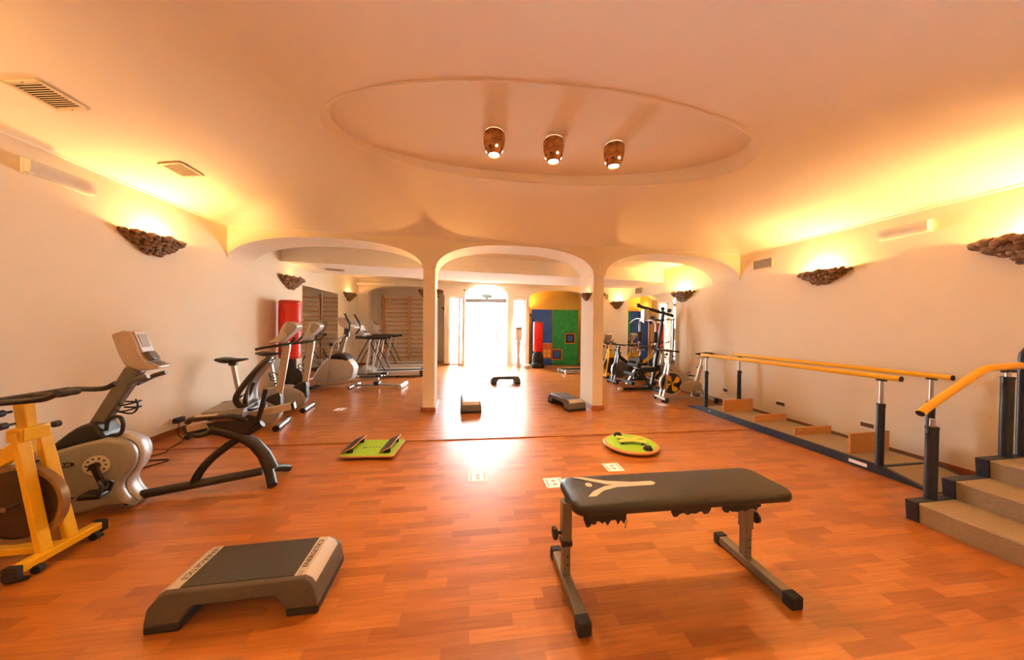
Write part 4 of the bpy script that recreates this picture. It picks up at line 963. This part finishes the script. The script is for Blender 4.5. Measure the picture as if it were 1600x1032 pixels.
# ================================================================== PUNCH BAGS
def punch(lab, x, y, top, bot, r, basez, br):
    t = thing('punch_bag', lab, 'punch bag', (x, y, 0))
    bag = MB().lathe([(r*.9, bot), (r, bot+.02), (r, top-.02), (r*.96, top)], n=40).build('bag_cover', RED, t)
    MB().lathe([(r*.97, top-.006), (r*.9, top+.008), (0, top+.014)], n=40).build('top_cap', DRED, t)
    mb = MB(); mb.lathe([(r+.001, top-.035), (r+.002, top-.03), (r+.001, top-.025)], n=40, cap=False); mb.build('seam', DRED, bag)
    MB().cyl((0, 0, basez-.01), (0, 0, bot+.01), r*.55, n=24).build('neck', BLACK, t)
    MB().lathe([(br*.96, 0), (br, .02), (br, .10), (br*.94, .13), (br*.8, .16), (br*.86, basez*.6), (br*.80, basez*.85), (br*.6, basez), (0, basez+.005)], n=36).build('weighted_base', RUBBER, t)
    return t
punch('red punch bag on a black base beside the left mirror', -2.93, 5.86, 1.64, .65, .165, .46, .21)
punch('red punch bag on a black base in front of the blue painted panel', 2.25, 8.98, 1.37, .49, .145, .44, .20)

# ================================================================== ELLIPTICAL
t = thing('elliptical_trainer', 'silver elliptical cross trainer with upright black arms left of the left pillar', 'elliptical trainer', (-3.02, 6.60, 0), -.105)
bd = [(.20, .12), (.19, .20), (.30, .40), (.45, .575), (.58, .65), (.73, .665), (.85, .57), (.95, .44), (.955, .34), (.90, .15), (.75, .075), (.45, .05), (.28, .06)]
MB().pillow([(v.x, v.z) for v in spl([(p[0], 0, p[1]) for p in bd], 3, True)], .13, .045, 5).build('body_cover', LSILVER, t)
MB().pillow([(v.x, v.z) for v in spl([(p[0], 0, p[1]) for p in ((.48, .585), (.58, .665), (.74, .68), (.86, .57), (.80, .53), (.70, .60), (.56, .61))], 3, True)], .137, .03, 4).build('black_shroud', BLACK, t)
MB().prism([(.50+.05*math.cos(a), .28+.09*math.sin(a)) for a in [2*PI*i/24 for i in range(24)]], -.136, -.12).build('side_badge', TANALU, t)
MB().prism([(.52+.035*math.cos(a), .525+.010*math.sin(a)) for a in [2*PI*i/16 for i in range(16)]], -.1285, -.10).build('logo_mark', BLACK, t)
MB().bar((.64, 0, .62), (.80, 0, 1.18), .07, .085).build('mast', SILVER, t, bevel=.012)
c = MB().prism([(.64, 1.365), (.68, 1.385), (.75, 1.37), (.87, 1.24), (.98, 1.20), (.985, 1.175), (.80, 1.165), (.70, 1.22)], -.13, .13).build('console', LSILVER, t, bevel=.014)
MB().bar((.752, 0, 1.368), (.868, 0, 1.243), .20, .008).build('console_face', DSILVER, c, bevel=.001)
MB().bar((.765, 0, 1.360), (.815, 0, 1.306), .10, .010).build('display', SCREEN, c, bevel=.001)
for s in (-1, 1):
    mb = MB(); mb.tube([(.84, s*.20, 1.445), (.87, s*.21, 1.38), (.935, s*.22, 1.25), (.93, s*.22, 1.15), (.86, s*.21, 1.05)], .017, 12, 4); a = mb.build('moving_arm', BLACK, t)
    mb = MB(); mb.lathe([(.0, 1.452), (.024, 1.45), (.026, 1.44), (.02, 1.435)], c=(.838, s*.20, 0), n=16); mb.build('arm_cap', BLACK, a)
    mb = MB(); mb.tube([(.86, s*.21, 1.05), (.74, s*.20, .98), (.62, s*.19, .86), (.55, s*.18, .60), (.45, s*.175, .10)], .016, 12, 3); mb.build('lower_arm', LSILVER, a)
    MB().cyl((.60, s*.14, .86), (.60, s*.24, .86), .035, n=16).build('arm_pivot', BLACK, t)
    p = MB().bar((.42, s*.17, .095+(.0 if s < 0 else .04)), (1.46, s*.16, .205+(.02 if s > 0 else 0)), .05, .06).build('pedal_arm', TANALU, t, bevel=.010)
    mb = MB(); mb.prism(rrect(1.10, 1.52, s*.16-.07, s*.16+.07, .05), .235, .25, 'xy'); mb.prism(rrect(1.40, 1.52, s*.16-.07, s*.16+.07, .04), .25, .275, 'xy'); mb.build('foot_plate', BLACK, p, bevel=.003)
mb = MB(); mb.tube([(.88, 0, .045), (1.84, 0, .045)], .026, 14); mb.build('floor_rail', CHROME, t)
mb = MB(); mb.tube([(1.87, -.22, .045), (1.87, .22, .045)], .045, 16); mb.build('rear_roller', LSILVER, t)
mb = MB(); mb.tube([(.92, -.24, .035), (.92, .24, .035)], .033, 14); mb.build('cross_foot', CHROME, t)
mb = MB(); mb.tube([(.22, -.24, .03), (.22, .24, .03)], .03, 14); mb.build('front_foot', BLACK, t)
MB().box((1.38, -.02, .09), (.10, .16, .07)).build('roller_block', BLACK, t, bevel=.012)
MB().cyl((.78, 0, 1.0), (.78, 0, 1.18), .05, n=18).build('cup_holder', BLACK, t)

# ================================================================== TREADMILLS
def make_treadmill(lab):
    """local x: 0 front (console) -> 1.45 rear, y across"""
    t = thing('treadmill', lab, 'treadmill')
    MB().bb(.22, 1.52, -.27, .27, .04, .115).build('deck', DSILVER, t, bevel=.006)
    MB().bb(.30, 1.49, -.215, .215, .112, .120).build('running_belt', RUBBER, t)
    for s in (-1, 1):
        MB().bb(.20, 1.50, s*.27-.05, s*.27+.05, .035, .145).build('side_rail', LSILVER, t, bevel=.012)
        MB().bb(1.40, 1.53, s*.27-.053, s*.27+.053, .03, .148).build('end_cap', BLACK, t, bevel=.012)
        MB().cyl((.90, s*.24, .03), (.90, s*.30, .03), .03, n=14).build('foot_wheel', BLACK, t)
        MB().cyl((1.45, s*.24-.02, .0), (1.45, s*.24-.02, .04), .025, n=14).build('foot', RUBBER, t)
        p = MB().bar((.34, s*.31, .13), (.50, s*.30, .93), .03, .045).build('handrail_post', LSILVER, t, bevel=.008)
        p2 = MB().bar((.20, s*.31, .12), (.30, s*.30, .93), .03, .045).build('handrail_post', LSILVER, t, bevel=.008)
        mb = MB(); mb.tube([(-.02, s*.27, .945), (.20, s*.30, .935), (.45, s*.31, .93), (.66, s*.30, .935)], .034, 12, 4); mb.build('handrail', BLACK, t)
        MB().bar((-.05, s*.27, .30), (.27, s*.30, .92), .018, .022).build('front_brace', BLACK, t, bevel=.003)
        MB().bar((.26, s*.29, .92), (.62, s*.29, .15), .018, .022).build('diagonal_brace', BLACK, t, bevel=.003)
    hd = [(-.06, .06), (-.06, .14), (.02, .22), (.12, .25), (.26, .20), (.36, .13), (.36, .05)]
    MB().pillow([(v.x, v.z) for v in spl([(p[0], 0, p[1]) for p in hd], 3, True)], .31, .05, 5).build('motor_hood', SILVER, t)
    MB().bar((.10, 0, .92), (.02, 0, 1.06), .42, .05).build('console_neck', SILVER, t, bevel=.012)
    c = MB().prism([(-.10, 1.335), (-.06, 1.35), (.03, 1.22), (.085, 1.10), (.17, 1.02), (.14, .99), (.02, 1.0), (-.04, 1.10)], -.24, .24).build('console', LSILVER, t, bevel=.014)
    MB().bar((-.05, 0, 1.345), (.028, 0, 1.228), .40, .010).build('display', DSILVER, c, bevel=.002)
    MB().bar((.088, 0, 1.10), (.16, 0, 1.032), .36, .012).build('key_panel', DSILVER, c, bevel=.002)
    return t
TM = make_treadmill('silver treadmill in the middle left of the left pillar, nearer of two')
TM.location = (-2.42, 7.88, 0); TM.rotation_euler = (0, 0, .06); TM['group'] = 'silver treadmills'
dup(TM, (-2.42, 9.28, 0), 0, 'silver treadmill farther back in front of the wooden wall bars')

# low walking pad by the painted panels
t = thing('walking_pad', 'low silver walking pad on the floor below the green panel', 'walking pad', (2.98, 7.98, 0), .12)
MB().bb(-.33, .33, -.20, .20, .03, .085).build('deck', DSILVER, t, bevel=.005); MB().bb(-.30, .30, -.17, .17, .084, .092).build('running_belt', RUBBER, t)
for s in (-1, 1):
    r_ = MB().bb(-.32, .33, s*.22-.03, s*.22+.03, .01, .10).build('side_rail', LSILVER, t, bevel=.006)
    MB().bb(-.34, -.27, s*.22-.034, s*.22+.034, 0, .105).build('end_cap', LSILVER, t, bevel=.008)
    MB().bb(-.1, .02, s*.22-.0315, s*.22+.0315, .05, .06).build('logo_mark', BLACK, r_)

# ================================================================== WALL BARS
t = thing('wall_bars', 'wooden wall bars with round rungs fixed in the left alcove', 'wall bars', (-1.76, 10.80, 0))
for x in (-.81, 0, .81): MB().bb(x-.026, x+.026, -.05, .10, .08, 2.22).build('upright', BARWOOD, t, bevel=.006)
for sx in (-.405, .405):
    for k in range(14):
        z = 2.10-k*.148; mb = MB()
        if k == 0: mb.bb(sx-.38, sx+.38, -.075, -.035, z-.02, z+.02)
        else: mb.tube([(sx-.38, 0, z), (sx+.38, 0, z)], .0165, 10)
        mb.build('rung', BARWOOD, t, bevel=.004 if k == 0 else 0)

# ================================================================== PAINTED FOAM PANELS
def fpanel(lab, xa, xb, m_, y, rz, z1=1.78):
    t = thing('foam_panel', lab, 'foam panel', ((xa+xb)/2, y, 0), rz); w = (xb-xa)/2
    MB().bb(-w, w, -.025, .025, 0, z1).build('panel_sheet', m_, t, bevel=.008)
    return t, w
t, w = fpanel('tall blue foam panel with a painted orange window, behind the red punch bag', 2.20, 2.87, BLUEM, 9.62, -.02)
q = MB().bb(.0, w-.01, -.030, -.024, .21, .70).build('painted_window', ORANGEP, t, smooth=False)
for (a, b) in ((.05, .15), (.18, .28)):
    for (c_, d_) in ((.25, .36), (.38, .49)): MB().bb(a, b, -.033, -.029, c_, d_).build('yellow_square', YELP, q, smooth=False)
MB().bb(-.0, w-.01, -.033, -.029, .69, .705).build('window_sill', YELP, q, smooth=False)
t, w = fpanel('tall green foam panel with two small painted windows', 2.89, 3.72, GREENM, 9.56, -.10)
for (cx, cz, sz) in ((.15, .86, .17), (-.28, .34, .18)):
    q = MB().bb(cx-sz, cx+sz, -.030, -.024, cz-sz, cz+sz).build('painted_window', ORANGEP, t, smooth=False)
    MB().bb(cx-sz*.80, cx+sz*.80, -.033, -.029, cz-sz*.80, cz+sz*.80).build('dark_surround', VOID if cz > .5 else DRED, q, smooth=False)
    MB().bb(cx-sz*.5, cx+sz*.5, -.036, -.032, cz-sz*.55, cz+sz*.55).build('blue_pane', BLUEM, q, smooth=False)
tag(MB().bar((2.11, 9.5, 1.62), (2.33, 9.36, 1.36), .13, .03).build('blue_pad', BLUEM, bevel=.01), 'small blue pad tilted above the farther red punch bag', 'pad')
mb = MB(); rnd = random.Random(2)
for k in range(9): mb.ball((1.90+rnd.uniform(-.06, .05), 8.86+rnd.uniform(-.05, .05), .045+rnd.uniform(0, .06)), .055, 1.3, 1, .7, 2)
tag(mb.build('crumpled_bag', WHITE), 'crumpled white plastic bag on the floor beside the far red punch bag', 'bag')

# ================================================================== CABLE GYM
t = thing('cable_gym', 'tall black multi gym with chrome press arms before the right mirror', 'multi gym', (3.28, 5.60, 0), 0)
MB().bar((-.20, 0, .035), (.89, 0, .035), .05, .05).build('base_beam', BLACK, t, bevel=.005)
MB().bb(.44, .50, -.30, .30, .005, .055).build('cross_foot', BLACK, t, bevel=.006)
MB().lathe([(0, 0), (.05, .005), (.055, .03), (.045, .06), (0, .065)], c=(-.20, 0, 0), n=18).build('rubber_foot', LSILVER, t)
MB().bar((.455, 0, .05), (.70, 0, 1.58), .055, .06).build('leaning_mast', BLACK, t, bevel=.005)
MB().bar((.13, 0, 1.672), (.92, 0, 1.478), .05, .055).build('top_beam', BLACK, t, bevel=.005)
MB().bar((.905, 0, .05), (.915, 0, 1.45), .04, .05).build('rear_post', CHROME, t, bevel=.005)
for (x, z) in ((.68, 1.60), (.82, 1.565), (.15, 1.655)):
    MB().cyl((x, -.015, z+.02), (x, .015, z+.02), .042, n=24).build('pulley', BLACK, t)
for y in (-.10, .10): MB().cyl((.80, y, .05), (.80, y, 1.40), .011, n=12).build('guide_rod', CHROME, t)
for k in range(11): MB().bb(.755, .845, -.14, .14, .10+k*.036, .132+k*.036).build('weight_plate', DSILVER, t, bevel=.003)
MB().bb(.74, .86, -.15, .15, 1.39, 1.42).build('guide_cap', LSILVER, t, bevel=.004)
MB().bb(.24, .36, -.05, .05, 1.36, 1.60).build('press_housing', CHROME, t, bevel=.006)
MB().bar((.30, 0, 1.405), (.66, 0, 1.385), .04, .045).build('press_beam', BLACK, t, bevel=.004)
yk = MB().tube([(.30, -.10, 1.385), (.30, .10, 1.385)], .022, 12).build('arm_yoke', CHROME, t)
for s in (-1, 1):
    # press arms splay sideways; seen across the gym they frame the seat
    mb = MB(); mb.tube([(.30, s*.10, 1.385), (.31, s*.20, 1.38), (.345, s*.265, 1.32), (.35, s*.27, 1.20), (.35, s*.27, .92)], .018, 12, 4); a = mb.build('press_arm', CHROME, t)
    mb = MB(); mb.tube([(.35, s*.27, 1.16), (.35, s*.27, .95)], .037, 16); mb.build('foam_grip', RUBBER, a)
    mb = MB(); mb.tube([(.35, s*.27, .92), (.35, s*.27, .80), (.35, s*.19, .76)], .014, 10, 3); mb.build('hand_grip', BLACK, a)
o_ = MB().prism([(p[1], p[0]) for p in rrect(.50, .80, -.13, .13, .05)], -.03, .03, 'yz').build('back_pad', LSILVER, t, bevel=.01); o_.location = (.505, 0, 0); o_.rotation_euler = (0, .16, 0)
MB().prism(rrect(.12, .46, -.15, .15, .06), .42, .47, 'xy').build('seat_pad', LEATHER, t, bevel=.012)
MB().bar((.10, 0, .40), (.50, 0, .38), .045, .05).build('seat_beam', BLACK, t, bevel=.004)
MB().bar((.20, 0, .40), (.42, 0, .07), .04, .05).build('seat_strut', BLACK, t, bevel=.004)
MB().bar((.10, 0, .40), (-.07, 0, .12), .04, .045).build('leg_lever', CHROME, t, bevel=.004)
for (x, z) in ((-.05, .17), (-.0, .33), (.07, .50), (.11, .60)):
    MB().tube([(x, -.19, z), (x, .19, z)], .038, 16).build('leg_roller', RUBBER, t)
mb = MB(); mb.tube([(.15, 0, 1.64), (.15, 0, 1.42)], .003, 6); mb.build('cable', BLACK, t)
mb = MB(); mb.tube([(.12, -.25, 1.33), (.135, -.12, 1.40), (.15, 0, 1.42), (.135, .12, 1.40), (.12, .25, 1.33)], .011, 10, 4); mb.build('pull_down_bar', CHROME, t)
mb = MB(); mb.tube([(.68, 0, 1.58), (.72, 0, .50), (.80, 0, .52)], .003, 6); mb.build('cable', BLACK, t)
mb = MB(); mb.tube([(.55, -.12, .84), (.62, -.12, .72), (.80, -.12, .70), (.88, -.12, .66)], .012, 8, 3); mb.build('arm_curl_bar', BLACK, t)
for y in (-.05, .06): 
    tb = thing('dumbbell', 'small black dumbbell on the floor %s the cable gym mast' % ('just in front of' if y < 0 else 'close behind'), 'dumbbell', (3.98 if y > 0 else 3.93, 5.22 if y < 0 else 5.98, 0), .3)
    MB().tube([(-.08, 0, .05), (.08, 0, .05)], .013, 12).build('dumbbell_handle', CHROME, tb)
    for s in (-1, 1): MB().cyl((s*.06, 0, .05), (s*.11, 0, .05), .05, n=20).build('dumbbell_weight', BLACK, tb)
